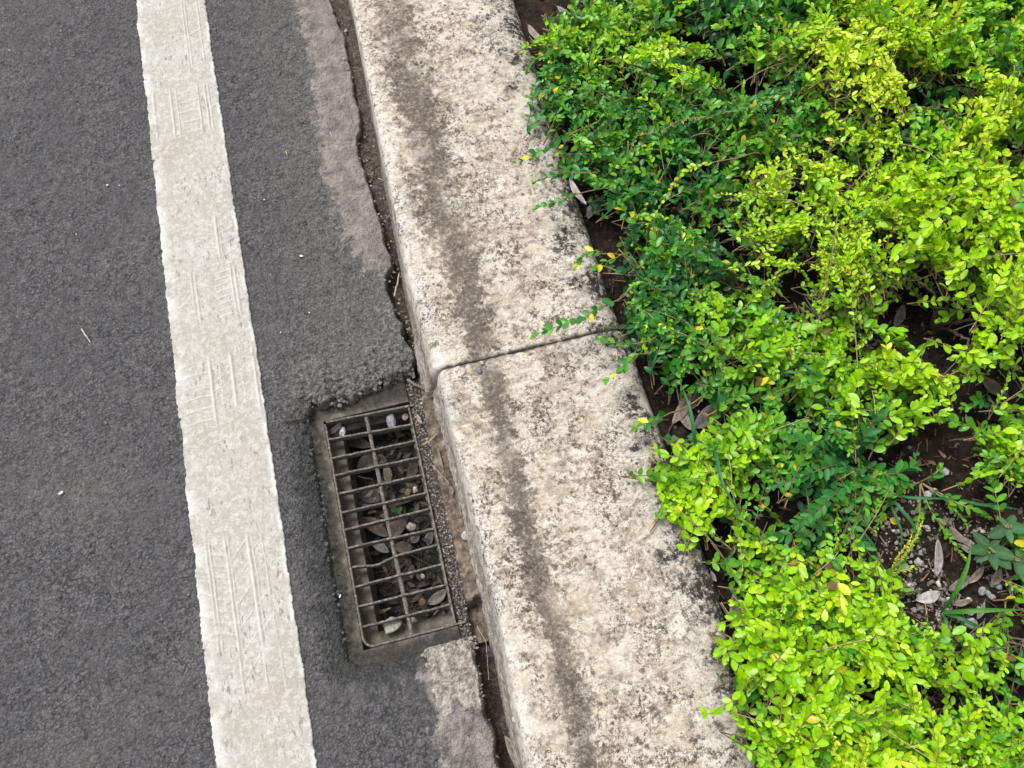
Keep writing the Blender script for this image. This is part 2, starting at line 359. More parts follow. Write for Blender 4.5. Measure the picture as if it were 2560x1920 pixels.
def build_road():
    xa_ = axis(-40, -1.05, -.36, -.36, .003); ya_ = axis(-30, -.25, 2.02, 40, .003)
    xs = np.concatenate([xa_[:-1], np.arange(-.36, .0035, .002)]); ys = np.concatenate([ya_[ya_ < .039], np.arange(.04, .78, .002), ya_[ya_ > .781]])
    x, y = np.meshgrid(xs, ys)
    near = ss(-1.3, -1.0, x) * ss(-.5, -.2, y) * ss(2.4, 2.05, y)
    c1, v1 = cells(x + .004 * fbm(x, y, 90, 2, 4), y, 92, 3); c2, v2 = cells(x, y, 190, 8)
    z = .0062 * (.6 - c1) * v1 + .0028 * (.6 - c2) * v2 + .0025 * (fbm(x, y, 9, 3, 5) - .5) + .0016 * (fbm(x, y, 60, 3, 6) - .5)
    z = z * near
    jag = .007 + .008 * (fbm(x, y, 60, 4, 21) - .5) + .006 * (fbm(x, y, 18, 2, 22) - .5)
    mid = (y > .06) & (y < .66)
    xe = np.where(y > .36, edge_hi(y), edge_lo(y))
    gapd = x - xe + jag                               # >0 : in the gap beside the kerb
    rec = boxd(x, y, BX0, BX1, BY0, BY1, .02)         # <0 : inside the recess
    # rubble shoulder above the drain
    px, py = pix(np.stack([x, y, np.zeros_like(x)], -1)); lowedge = np.interp(x, [-.31, -.258, -.188, -.156, -.124, -.088, -.03], [.612, .622, .612, .625, .632, .634, .64])
    rub = ss(.15, .0, np.abs(y - lowedge - .02) + .05 * (fbm(x, y, 20, 4, 30) - .5)) * ss(-.36, -.27, x) * (y > .55) + ss(.02, 0, np.abs(x + .3)) * 0
    rub = np.clip(rub + ss(-.13, -.06, x) * ss(1.05, .78, y) * (y > .6) * .8, 0, 1)
    c3, v3 = cells(x + .008 * (fbm(x, y, 50, 3, 33) - .5), y + .008 * (fbm(x, y, 50, 3, 34) - .5), 72, 31); c4, v4 = cells(x, y, 110, 35)
    lump = (.009 * np.clip(1 - (c3 / .8) ** 4, 0, 1) * (.35 + .65 * v3) + .005 * np.clip(1 - (c4 / .7) ** 3, 0, 1) * v4 - .0115)
    rlow = ss(.05, 0, rec) * (y < .12) * ss(-.15, -.1, x)          # pale mortar lumps below the drain
    z = z + lump * np.clip(rub * ss(.13, .01, y - lowedge) * 1.1 + rlow * .9, 0, 1.2) + .004 * rub * (fbm(x, y, 40, 3, 77) - .45)
    # apron smear a little proud
    mort = ss(-.055, .04, x - apron_l(y) + .03 * (fbm(x, y, 22, 4, 40) - .5)) * ss(.72, 1.0, y) * (x < xe + .01)
    brown = (1 - ss(.0, .05, np.abs(x + .085))) * 0
    lowm = ss(at(1040, 1633)[0] - .014, at(1040, 1633)[0] + .014, x + .045 * (fbm(x, y, 34, 4, 41) - .5)) * ss(.105, .085, y)
    pale = ss(-.004, .014, x + .03 * (fbm(x, y, 45, 4, 48) - .5) - np.interp(y, [-.06, -.02, .09], [-.10, -.138, -.145])) * ss(-.045, .0, y + .03 * (fbm(x, y, 20, 3, 44) - .5)) * (y < .12) * ss(-.04, -.062, x)
    lower2 = ss(-.2, -.1, x + .06 * (fbm(x, y, 14, 4, 46) - .5)) * (y < .05) * .62
    mort = np.maximum(np.maximum(mort, lowm * .72), lower2 * ss(.06, -.03, y))
    z += .0016 * ss(.3, .8, mort)
    # slope and drop into the recess
    shoul = ss(.075, 0., rec) * np.where(y > .60, .25, 1.) * np.where((y < .1) & (x > -.14), .1, 1.)
    jr = np.where(y > .59, .014, .007) * (fbm(x, y, 60, 4, 51, .65) - .5) + np.where(y > .59, .016 * (v3 - .5) + (.62 - lowedge), 0)
    z = z - .020 * shoul - .085 * ss(.014, -.014, rec + jr) + .008 * ss(.05, .0, rec) * ss(-.02, 0., rec) * (x < -.22) * ((.7 - c3) * v3 - .2)
    # gap beside the kerb
    dep = np.interp(y, [-.3, .05, .1, .62, .66, .8, .95, 1.1, 1.4, 2], [.075, .08, .09, .09, .06, .05, .04, .022, .018, .016])
    gz = -dep + .012 * (fbm(x, y, 45, 4, 61) - .5) + dep * .55 * ss(-.036, -.018, x + .012 * (fbm(x, y, 25, 3, 63) - .5)) * (y > .7)
    g = ss(-.001, .006, gapd) * (1 - ((y > BY0) & (y < BY1)) * (rec < 0))
    z = np.where(g > 0, z * (1 - g) + np.minimum(gz, z) * g, z)
    dark_tone = np.clip(ss(.09, .0, rec) * ((x < BX0 + .02) | (y < .1)) * ss(.75, .5, y) * 1.1, 0, 1)  # asphalt tone darkens towards the recess rim, left and near sides
    dark_tone = np.maximum(dark_tone, ss(.05, 0, boxd(x, y, -.235, -.155, -.02, .09, .02)) * .38) * (1 - pale) * (1 - ss(-.11, -.08, x) * (y < .1) * .8)
    rubm = np.clip(rub * 1.05, 0, 1)
    dirt = np.clip(g + ss(-.004, -.014, rec + jr), 0, 1)
    xc, yc = (xs[:-1] + xs[1:]) / 2, (ys[:-1] + ys[1:]) / 2
    X2, Y2 = np.meshgrid(xc, yc); keep = ~((X2 > -.262) & (X2 < -.055) & (Y2 > .122) & (Y2 < .595))
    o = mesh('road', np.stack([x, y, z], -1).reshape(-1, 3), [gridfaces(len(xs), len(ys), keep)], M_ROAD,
             attrs=dict(dust=np.clip(ss(-.36, -.1, x + .08 * (fbm(x, y, 9, 4, 71) - .5)) * ss(.5, .8, y) + .12, 0, 1), mortar=mort, rubble=rubm, pale=pale, dark_tone=dark_tone, dirt=dirt))
    tag(o, kind='structure')
build_road()

def build_line():
    x0, x1 = -.535, -.363
    us = np.concatenate([[0, 0], np.linspace(0, 1, 92), [1, 1]]); ys = axis(-8, -.25, 2.02, 12, .002)
    u, y = np.meshgrid(us, ys)
    jl = .0028 * (fbm(y, y * 0, 150, 3, 91, .7) - .5) * 2 + .007 * (fbm(y, y * 0, 16, 2, 92) - .5)
    jr = .0030 * (fbm(y, y * 0 + 5, 130, 3, 93, .7) - .5) * 2 + .006 * (fbm(y, y * 0 + 9, 14, 2, 94) - .5)
    for c in ((.66, -.006), (1.318, .007), (.198, -.005)):      # nicks
        jl += np.where(y < c[0], np.exp(-((y - c[0]) / .006) ** 2) * .006, 0) + c[1] * .4 * (np.abs(y - c[0]) < .002)
    xl, xr = x0 + jl, x1 + jr; x = xl + (xr - xl) * u
    dl = np.minimum(x - xl, xr - x)
    z = .0045 + .0009 * ss(0, .002, dl) + .0011 * (fbm(x, y, 45, 3, 95) - .5) + .0006 * (fbm(x, y, 150, 3, 96) - .5)
    tread = np.zeros_like(x); groove = np.zeros_like(x)
    def rg(d, wd): return np.exp(-(d / wd) ** 2)
    def stamp(Y0, Y1, xa, xb, rails, lines, drift=0.):
        nonlocal tread, groove
        L = (x - x0) / (x1 - x0) - drift * (y - Y0)
        m = ss(Y0 - .02, Y0 + .012, y) * ss(Y1 + .02, Y1 - .012, y) * ss(.15, .4, fbm(x, y, 14, 3, int(abs(Y0) * 90) + 7))
        t = np.zeros_like(x)
        wob = .006 * (vn(y * 40, x * 0, 97) - .5)
        for c, wd in rails:
            t = np.maximum(t, rg(L - c + wob, wd) * (vn(y * 25, x * 0 + c * 9, 98) > .15))
            groove = np.maximum(groove, m * rg(L - c - wd * 1.7 + wob, wd * .7) * .8)
        for (a, b, per, slope, wd, bow) in lines:
            s = ((y - slope * (L - a) * .172 + bow * ((L - a) / (b - a)) ** 2 * .01) / per) % 1.0
            t = np.maximum(t, rg((np.minimum(s, 1 - s)) * per, wd * 1.3) * ss(a - .01, a + .01, L) * ss(b + .01, b - .01, L) * (.4 + .6 * vn(x * 40, y * 60, 99)))
        tread = np.maximum(tread, t * m)
    yw = lambda px, py: at(px, py)[1]
    stamp(yw(530, 1640), yw(500, 1370), 0, 1, [(.16, .008), (.2, .008), (.37, .011), (.41, .006), (.62, .014), (.67, .005), (.78, .006)],
          [(.0, .18, .043, -.45, .0011, 0), (.2, .4, .0215, -.3, .0009, 0), (.41, .62, .043, 1.0, .0012, 0), (.63, .8, .05, .9, .0007, 0)], drift=-.1)
    stamp(yw(560, 1750), yw(560, 1660), 0, 1, [(.37, .008), (.62, .007), (.8, .006)], [(.37, .6, .06, 1.1, .0012, 0)], drift=-.1)
    stamp(yw(500, 1060), yw(540, 900), 0, 1, [(.42, .014), (.54, .005), (.68, .016), (.8, .005), (.95, .014)],
          [(.08, .42, .0265, .25, .0010, 1.2), (.43, .54, .02, .35, .0007, 0), (.56, .67, .016, .8, .0008, 0), (.7, .8, .03, .9, .0008, 0), (.82, .93, .02, .5, .0006, 0)])
    stamp(yw(480, 815), yw(480, 690), 0, 1, [(.33, .007), (.38, .007), (.83, .008), (.88, .01)],
          [(.1, .33, .07, .2, .0011, -2), (.4, .55, .06, -.5, .0011, 0), (.62, .85, .0155, .15, .0009, 0), (.9, 1., .03, .3, .0008, 0)])
    stamp(yw(480, 660), yw(480, 560), 0, 1, [(.72, .014), (.76, .005)], [(.45, .72, .035, .2, .0009, 2), (.76, .92, .03, .35, .0009, 0)])
    stamp(yw(420, 345), yw(420, 235), 0, 1, [(.1, .012), (.34, .012), (.42, .007), (.72, .012), (.82, .01), (.87, .007)],
          [(.42, .7, .03, .05, .001, 0), (.5, .7, .016, .1, .0007, 0), (.87, 1, .03, .4, .0008, 0)])
    stamp(yw(420, 180), yw(420, 20), 0, 1, [(.66, .008), (.7, .007), (.88, .008)], [(.7, .98, .035, .5, .001, 0), (.3, .66, .06, .5, .0007, 2)])
    z = z + .0024 * tread - .001 * groove
    side = (us[None, :] + 0 * y) ; z[:, 0] = -.004; z[:, -1] = -.004; z[:, 1] = .0036; z[:, -2] = .0036
    x[:, 0] -= .0006; x[:, -1] += .0006
    rim = np.clip(ss(.03, .003, x - xl) * .75 + ss(.012, .002, xr - x) * .9, 0, 1) * ss(.38, .6, fbm(x, y, 30, 4, 90))
    o = mesh('road_marking', np.stack([x, y, z], -1).reshape(-1, 3), [gridfaces(len(us), len(ys))], M_LINE,
             attrs=dict(tread=tread, groove=groove * .8, rim=rim))
    tag(o, kind='structure')
build_line()

def crumbs():
    import bmesh
    bm = bmesh.new(); bmesh.ops.create_icosphere(bm, subdivisions=1, radius=1)
    Vb = np.array([v.co[:] for v in bm.verts]); Fb = np.array([[v.index for v in f.verts] for f in bm.faces]); bm.free()
    r = np.random.default_rng(61); g = Geo()
    def put(x, y, z, s, c):
        V = Vb * (1 + .6 * (r.random((len(Vb), 1)) - .5)) * np.array([1, r.uniform(.6, 1), r.uniform(.5, .85)]) * s
        a = r.uniform(0, 6.28); V = V @ np.array([[math.cos(a), math.sin(a), 0], [-math.sin(a), math.cos(a), 0], [0, 0, 1]])
        g.add(V + [x, y, z], Fb, np.array(c) * r.uniform(.45, 1.5))
    for _ in range(110):                                  # broken lip above the drain
        x = r.uniform(-.305, -.05); yl = np.interp(x, [-.31, -.258, -.188, -.156, -.124, -.088, -.03], [.612, .622, .612, .625, .632, .634, .64]); t = r.random() ** 1.6
        s_ = .0018 + .0052 * r.random() ** 2; put(x, yl + r.normal(.004, .003) + t * .035, -.016 * (1 - t) - .004 + r.normal(0, .002), s_, (.15, .145, .14))
    for _ in range(90):                                   # left shoulder
        y = r.uniform(.1, .6); put(-.281 + r.normal(-.004, .006), y, -.014 + r.normal(0, .003), r.uniform(.002, .0045), (.06, .06, .058))
    for _ in range(60):                                  # pale mortar lump below the drain
        x = r.uniform(-.15, -.045); t = r.random() ** 2; put(x, .094 - t * .03, -.006 + r.normal(0, .002) + .005 * t, r.uniform(.002, .0052), (.22, .195, .17))
    for _ in range(330):                                  # grit in the gutter gap and on the apron edge
        y = r.uniform(.66, 1.75); x = float(edge_hi(y)) + r.normal(.006, .012); put(x, y, -.004 + r.normal(0, .003) - .012 * (x > edge_hi(y)), r.uniform(.0012, .004), (.2, .17, .15))
    for _ in range(70):
        y = r.uniform(-.15, .09); x = float(edge_lo(y)) - abs(r.normal(.002, .012)); put(x, y, -.002 + r.normal(0, .002), r.uniform(.001, .0028), (.17, .15, .13))
    for _ in range(130):                                  # gritty strip beside the grate
        put(r.uniform(-.072, -.052), r.uniform(.12, .58) if r.random() < .4 else r.uniform(.12, .36), -.034, r.uniform(.0008, .0024), (.24, .215, .19))
    tag(g.build('grit', mat_tint('grit_stone', .9, .2, 0, .35, 260, .001), None, False), 'loose grit and broken asphalt crumbs around the drain and along the gutter', 'grit', kind='stuff')
crumbs()

# ------------------------------------------------------------------ kerb stones
JY = .584
def kerb(name, ya, yb, fa, fb, dx, label, broken):
    st = .003
    prof = [(-.034, -.10), (-.028, -.03), (-.021, .03), (-.010, .092), (-.007, .106), (-.002, .1145), (.006, .119), (.020, .1205), (.12, .1200), (.22, .1212), (.31, .1215), (.345, .119), (.365, .112), (.379, .1), (.387, .083), (.392, .05), (.393, -.08)]
    P = np.array(prof); sl_ = np.r_[0, np.cumsum(np.hypot(*np.diff(P, axis=0).T))]
    q = np.arange(0, sl_[-1], st); px = np.interp(q, sl_, P[:, 0]); pz = np.interp(q, sl_, P[:, 1])
    px = np.convolve(np.pad(px, 2, 'edge'), np.ones(5) / 5, 'valid'); pz = np.convolve(np.pad(pz, 2, 'edge'), np.ones(5) / 5, 'valid')
    ys = axis(ya, max(ya, fa), min(yb, fb), yb, st)
    X, Y = np.meshgrid(px, ys); Z = np.meshgrid(pz, ys)[0]
    nx = np.gradient(pz); nz = -np.gradient(px); ln = np.hypot(nx, nz) + 1e-9; nx, nz = -nx / ln, -nz / ln     # outward
    NX, NZ = np.meshgrid(nx, ys)[0], np.meshgrid(nz, ys)[0]
    S = np.meshgrid(q, ys)[0]
    kx = ss(.02, .36, X); X = np.where((X < 0) & (not broken), X * np.interp(Y, [.6, .9, 1.7], [.95, .75, .3]), X); X = np.where((X < 0) & broken, X * .8, X)
    X = X + dx + kx * np.interp(Y, [-.3, -.1, .07, .69, 1.47, 2.2], [-.03, -.012, .0, -.009, .003, .008]) + (1 - kx) * np.interp(Y, [-.3, -.13, .1, .3, .6, .79, 1.57], [-.012, -.009, .002, .002, -.002, -.010, .006])
    fr = ss(-2., -.3, Y) * ss(4., 2.1, Y)
    d = .0035 * (fbm(S, Y, 12, 4, 101) - .5) + .0022 * (fbm(S, Y, 70, 4, 102) - .5)
    c, v = cells(S, Y, 45, 103); d -= .0016 * ss(.25, .1, c) * (v > .6)
    arr = ss(.03, 0, np.abs(S - .235)); d -= arr * .006 * ss(.55, .8, fbm(S, Y, 16, 3, 104))       # chipped arris
    br = np.zeros_like(S)
    if broken:
        bm = ss(.155, .10, S + .05 * (fbm(S, Y, 28, 4, 105) - .5)); c5, v5 = cells(S, Y, 85, 106)
        k = ss(.0, .15, Y) * .6 + .4
        br = bm * ss(.64, .56, Y)
        d += br * (.004 + .011 * (fbm(S, Y, 22, 3, 107) - .4) + .005 * (.7 - c5) * v5) * k
    else:
        bm = ss(.15, .1, S) * ss(.78, .66, Y); c5, v5 = cells(S, Y, 85, 106)
        br = bm * .9; d += br * (.009 + .004 * (.7 - c5) * v5 + .008 * (fbm(S, Y, 25, 3, 108) - .4)) + ss(.16, .08, S) * .008 * (fbm(S, Y, 20, 4, 109) - .5)
    # rounded ends at joints
    je = np.minimum(Y - ya, yb - Y); wav = .003 * (fbm(S, Y * 0, 30, 3, 111) - .5)
    d -= .0035 * ss(.005, .0, je + wav) + .002 * ss(.012, 0, je + wav) * ss(.27, .2, S)
    jm = ss(.006, .001, je + .010 * (fbm(S, Y, 50, 4, 112) - .5)) * ss(.0, .05, S - .2)
    X = X + NX * d * fr; Z = Z + NZ * d * fr
    V = np.stack([X, Y, Z], -1).reshape(-1, 3); ny, nx_ = X.shape
    F = [gridfaces(nx_, ny)]
    i = np.arange(nx_ * ny).reshape(ny, nx_)
    e0, e1 = i[0][::-1], i[-1]
    F += [e0[None, :], e1[None, ::1]]
    o = mesh(name, V, F, M_KERB, attrs=dict(joint=jm, broken=br))
    return tag(o, label, 'kerb stone', 'weathered concrete kerb stones')
kerb('kerb_stone', JY + .0008, 3.2, .58, 2.05, 0., 'weathered concrete kerb stone beyond the joint, running along the tan mortar strip', False)
kerb('kerb_stone.001', -1.8, JY - .0008, -.3, .6, .006, 'stained concrete kerb stone beside the drain grate, with a crumbling lower edge', True)

# ------------------------------------------------------------------ planting bed soil
def build_soil():
    xs = axis(.375, .375, 1.85, 40, .006); ys = axis(-30, -.5, 2.1, 40, .006)
    x, y = np.meshgrid(xs, ys)
    near = ss(2.4, 1.9, x) * ss(-.9, -.5, y) * ss(2.6, 2.1, y)
    c, v = cells(x, y, 60, 121)
    z = SOIL(x, y) + near * (.012 * (fbm(x, y, 14, 4, 122) - .5) + .006 * (.6 - c) * v + .006 * (fbm(x, y, 60, 3, 123) - .5))
    tag(mesh('soil', np.stack([x, y, z], -1).reshape(-1, 3), [gridfaces(len(xs), len(ys))], M_SOIL), kind='structure')
def SOIL(x, y):
    return .045 + .02 * ss(.4, .9, x) + .012 * (fbm(x, y, 3, 2, 125) - .5)
build_soil()

# ------------------------------------------------------------------ storm drain: concrete surround, pit, silt
GX0, GX1, GY0, GY1 = -.257, -.0745, .1245, .592       # grate outline
GZ = -.030
M_CONC = mat_simple('dirty_mortar', [(.2, (.045, .038, .031)), (.45, (.095, .083, .068)), (.64, (.14, .124, .103)), (.85, (.24, .22, .19))], 60, .9, .2, .0016)
M_PIT = mat_simple('damp_pit_wall', [(.3, (.07, .06, .05)), (.55, (.14, .12, .1)), (.75, (.2, .175, .145))], 30, .85, .25, .0012)
M_SILT = mat_simple('wet_silt', [(.3, (.004, .0035, .003)), (.55, (.013, .0105, .009)), (.72, (.034, .027, .023)), (.9, (.13, .115, .1))], 130, .7, .4, .003)
M_GRIT = mat_simple('gritty_dirt', [(.3, (.02, .017, .015)), (.5, (.06, .05, .043)), (.6, (.11, .09, .078)), (.68, (.3, .28, .25)), (.8, (.5, .48, .45))], 210, .9, .2, .002)

def _conc():
    n = NT('dirty_mortar', .9, .2)
    c = n.ramp(n.noise(60, 5, .72), [(.2, (.06, .051, .041)), (.45, (.12, .105, .086)), (.64, (.17, .15, .125)), (.85, (.28, .255, .22))])
    c = n.mix(n.mul(n.mp(n.noise(220, 4, .75), .52, .6), .5), c, (.06, .05, .042))
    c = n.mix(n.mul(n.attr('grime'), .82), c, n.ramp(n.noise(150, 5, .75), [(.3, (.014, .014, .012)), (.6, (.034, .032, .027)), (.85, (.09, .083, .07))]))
    n.col(c); n.bump(n.noise(140, 4, .7), .0025, .8); return n.m
M_CONC = _conc()
def build_drain():
    root = empty('storm_drain', ((GX0 + GX1) / 2, (GY0 + GY1) / 2, 0))
    tag(root, 'small rectangular storm drain pit with a mortar surround beside the kerb', 'storm drain')
    off = np.array([(GX0 + GX1) / 2, (GY0 + GY1) / 2, 0])
    st = .003
    def xg(a, b, cuts): return np.unique(np.round(np.concatenate([np.arange(a, b, st), cuts, [b]]), 5))
    xs = xg(-.325, -.0755, [GX0, GX1]); ys = xg(.060, .665, [GY0, GY1])
    x, y = np.meshgrid(xs, ys)
    rd = boxd(x, y, GX0, GX1, GY0, GY1)
    z = -.031 + .004 * (fbm(x, y, 30, 4, 131) - .5) + .0025 * (fbm(x, y, 110, 3, 132) - .5) 
    z -= .012 * ss(.594, .64, y) * 0
    z = np.where(rd < .004, np.minimum(z, -.031), z)
    xc, yc = (xs[:-1] + xs[1:]) / 2, (ys[:-1] + ys[1:]) / 2; X2, Y2 = np.meshgrid(xc, yc)
    keep = ~((X2 > GX0) & (X2 < GX1) & (Y2 > GY0) & (Y2 < GY1))
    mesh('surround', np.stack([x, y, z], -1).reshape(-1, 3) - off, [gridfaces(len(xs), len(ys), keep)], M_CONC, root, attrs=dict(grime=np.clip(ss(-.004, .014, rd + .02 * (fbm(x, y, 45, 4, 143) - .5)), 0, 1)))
    # gritty strip and mortar fillet between the grate and the kerb
    xs = np.arange(-.0755, -.008, .002); ys = np.arange(.085, .64, .002); x, y = np.meshgrid(xs, ys)
    xf = -.050 + .004 * (fbm(y, y * 0, 12, 3, 133) - .5) + .006 * ss(.5, .62, y)
    ef = .003 * (fbm(x, y, 80, 3, 134) - .5)
    c, v = cells(x, y, 190, 135)
    g = ss(-.004, .004, x - xf + ef)
    gone = ss(.165, .15, y + .02 * (fbm(x, y, 40, 3, 139) - .5))           # the fillet has broken away at the lower end
    z = -.038 + .005 * (.6 - c) * v * (1 - g) + .003 * (fbm(x, y, 30, 3, 136) - .5) + g * (1 - gone) * (.006 + .5 * np.maximum(x - xf, 0) + .003 * (fbm(x, y, 60, 3, 137) - .5)) - gone * g * .03
    hgt = mesh('mortar_fillet', np.stack([x, y, z], -1).reshape(-1, 3) - off, [gridfaces(len(xs), len(ys))], M_GRIT, root)
    fl = mat_simple('brown_mortar', [(.3, (.06, .046, .034)), (.5, (.13, .1, .078)), (.66, (.2, .165, .132)), (.8, (.3, .26, .22))], 60, .9, .2, .001)
    hgt.data.materials.append(fl)
    gi = (g[:-1, :-1] > .5).ravel().astype(np.int32); hgt.data.polygons.foreach_set('material_index', gi)
    # pit: outer lip, ledge, walls
    G = Geo(); a = (GX0 + .0005, GX1 - .0005, GY0 + .0005, GY1 - .0005); b = (GX0 + .028, GX1 - .010, GY0 + .030, GY1 - .018)
    def ring(r, z): return [(r[0], r[2], z), (r[1], r[2], z), (r[1], r[3], z), (r[0], r[3], z)]
    lv = [ring(a, -.029), ring(a, -.068), ring(b, -.071), ring((b[0] + .004, b[1] - .002, b[2] + .004, b[3] - .004), -.42)]
    for r0, r1 in zip(lv[:-1], lv[1:]):
        n = 24
        for k in range(4):
            p0, p1, q0, q1 = np.array(r0[k]), np.array(r0[(k + 1) % 4]), np.array(r1[k]), np.array(r1[(k + 1) % 4])
            t = np.linspace(0, 1, n)[:, None]; A = p0 + (p1 - p0) * t; B = q0 + (q1 - q0) * t
            jj = .004 * (vn(B[:, 0] * 60, B[:, 1] * 60, 138) - .5); jj[[0, -1]] = 0; B = B + np.stack([jj * 0, jj * 0, jj], -1)
            i = np.arange(n - 1); G.add(np.concatenate([A, B]) - off, np.stack([i, i + n, i + n + 1, i + 1], -1))
    G.build('pit_wall', M_PIT, root, smooth=False)
    xs = np.arange(GX0 + .006, GX1 - .002, .003); ys = np.arange(GY0 + .008, GY1 - .004, .003); x, y = np.meshgrid(xs, ys)
    tag(mesh('silt', np.stack([x, y, SILT(x, y)], -1).reshape(-1, 3) - off, [gridfaces(len(xs), len(ys))], M_SILT, root))
def SILT(x, y):
    c, v = cells(x, y, 70, 141)
    return -.150 + .03 * (fbm(x, y, 14, 3, 142) - .5) + .008 * (.6 - c) * v + .02 * ss(-.13, -.08, x)
build_drain()

def bar(p, q, th, h, n=10, bend=None, wob=.0006, taper=0.):
    """flat steel bar on edge from p to q; returns verts, quads"""
    p, q = np.array(p, float), np.array(q, float); t = np.linspace(0, 1, n)[:, None]; C = p + (q - p) * t
    if bend is not None: C = C + bend(t)
    d = (q - p) / np.linalg.norm(q - p); s = np.cross([0, 0, 1.], d)
    C = C + s * (wob * (np.random.default_rng(int(abs(p[1]) * 1e4)).random((n, 1)) - .5))
    b = th * .18
    sec = [(-th / 2, -h), (th / 2, -h), (th / 2, -b), (th / 2 - b, 0), (-th / 2 + b, 0), (-th / 2, -b)]
    V = np.concatenate([C + s * a + np.array([0, 0, z]) for a, z in sec]).reshape(6, n, 3).transpose(1, 0, 2).reshape(-1, 3)
    i = np.arange(n * 6).reshape(n, 6); j = np.roll(i, -1, 1)
    F = [np.stack([i[:-1], j[:-1], j[1:], i[1:]], -1).reshape(-1, 4), np.array([i[0][::-1], i[-1]])]
    return V, F

def build_grate():
    cx, cy = (GX0 + GX1) / 2, (GY0 + GY1) / 2; off = np.array([cx, cy, 0])
    root = empty('drain_grate', (cx, cy, 0))
    tag(root, 'rusty dust covered steel drain grate with eleven cross bars and one long rod', 'drain grate')
    th, h, z = .0044, .030, GZ
    def part(nm, V, F): 
        g = Geo(); g.add(V - off, F); return g.build(nm, M_STEEL, root, smooth=False)
    x0, x1, y0, y1 = GX0 + .003, GX1 - .003, GY0 + .003, GY1 - .003
    # frame: left side with a bent lower corner, bottom running past the right bar, top, right
    r = .02; path = [(x0, y1 - .004, z)] + [(x0, y, z) for y in np.linspace(y1 - .06, y0 + r, 8)] + [(x0 + r - r * math.cos(a), y0 + r - r * math.sin(a), z) for a in np.linspace(.2, math.pi / 2, 6)] + [(x, y0, z) for x in np.linspace(x0 + r + .02, x1 + .018, 6)]
    P = np.array(path); T = np.gradient(P, axis=0); T /= np.linalg.norm(T, axis=1)[:, None]; s = np.cross([0, 0, 1.], T)
    b = th * .18; sec = [(-th / 2, -h), (th / 2, -h), (th / 2, -b), (th / 2 - b, 0), (-th / 2 + b, 0), (-th / 2, -b)]; n = len(P)
    V = np.stack([P + s * a + np.array([0, 0, zz]) for a, zz in sec], 1).reshape(-1, 3)
    i = np.arange(n * 6).reshape(n, 6); j = np.roll(i, -1, 1)
    part('frame_bar', V, [np.stack([i[:-1], j[:-1], j[1:], i[1:]], -1).reshape(-1, 4), np.array([i[0][::-1], i[-1]])])
    part('frame_bar', *bar((x0 + .0028, y1 + .001, z - .0004), (x1 + .012, y1 - .007, z - .0004), th, h))
    part('frame_bar', *bar((x1 + .001, y1 - .010, z - .0009), (x1 - .001, y0 + .0032, z - .0009), th, h))
    ys = [(.5524, .542), (.5107, .5051), (.4736, .4686), (.4338, .4308), (.394, .3923), (.3588, .3585), (.3216, .3172), (.2832, .2842), (.2447, .245), (.2066, .2051), (.1679, .1666)]
    for k, (a, c) in enumerate(ys):
        bend = (lambda t: np.concatenate([t * 0, -.0075 * np.exp(-((t - .28) / .17) ** 2), -.0025 * np.exp(-((t - .28) / .2) ** 2)], 1)) if k == 7 else None
        part('cross_bar', *bar((x0 + .0029, a - .001, z - .0012), (x1 - .0029, c - .001, z - .0012), .0039, .021, 14, bend, .0012))
    V, F = tube([(-.1685 + .0045 * t + .0006 * math.sin(t * 9), .5835 - (.5835 - .1302) * t, z - .0098) for t in np.linspace(0, 1, 26)], [.0042 + .0004 * random.random() for _ in range(26)], 10)
    g = Geo(); g.add(V - off, F); g.build('long_rod', M_STEEL, root)
build_grate()

# ------------------------------------------------------------------ stones, dead leaves, twigs
_phi = (1 + 5 ** .5) / 2
def rock(sx, sy, sz, seed, rough=.22):
    import bmesh
    bm = bmesh.new(); bmesh.ops.create_icosphere(bm, subdivisions=3, radius=1)
    V = np.array([v.co[:] for v in bm.verts]); F = np.array([[v.index for v in f.verts] for f in bm.faces]); bm.free()
    r = np.random.default_rng(seed)
    for _ in range(9):                                   # cut facets
        d = r.normal(size=3); d /= np.linalg.norm(d); k = r.uniform(.62, .9); t = V @ d; V = np.where((t > k)[:, None], V - (t - k)[:, None] * d, V)
    n = vn(V[:, 0] * 2.2 + seed, V[:, 1] * 2.2 + V[:, 2] * 1.7, seed) - .5 + .5 * (vn(V[:, 0] * 6 + seed, V[:, 1] * 6 + V[:, 2] * 5, seed + 1) - .5)
    V = V * (1 + rough * n)[:, None] * np.array([sx, sy, sz]); a = r.uniform(0, 6.28); c, s = math.cos(a), math.sin(a)
    V = V @ np.array([[c, s, 0], [-s, c, 0], [0, 0, 1]]); return V, F

GROUPS = {}
def stone(px, py, z, size, col, label, group, name='stone', sink=.3, seed=None, flat=.65):
    p = at(px, py, z); sd = seed or int(px * 7 + py)
    r = np.random.default_rng(sd); s = size / 2
    V, F = rock(s * r.uniform(.95, 1.2), s * r.uniform(.7, .95), s * flat, sd)
    g = Geo(); g.add(V, F, col); o = g.build(name, M_STONE, None, True, at_=(p[0], p[1], z + s * flat * (1 - sink)))
    return tag(o, label, 'stone', group)

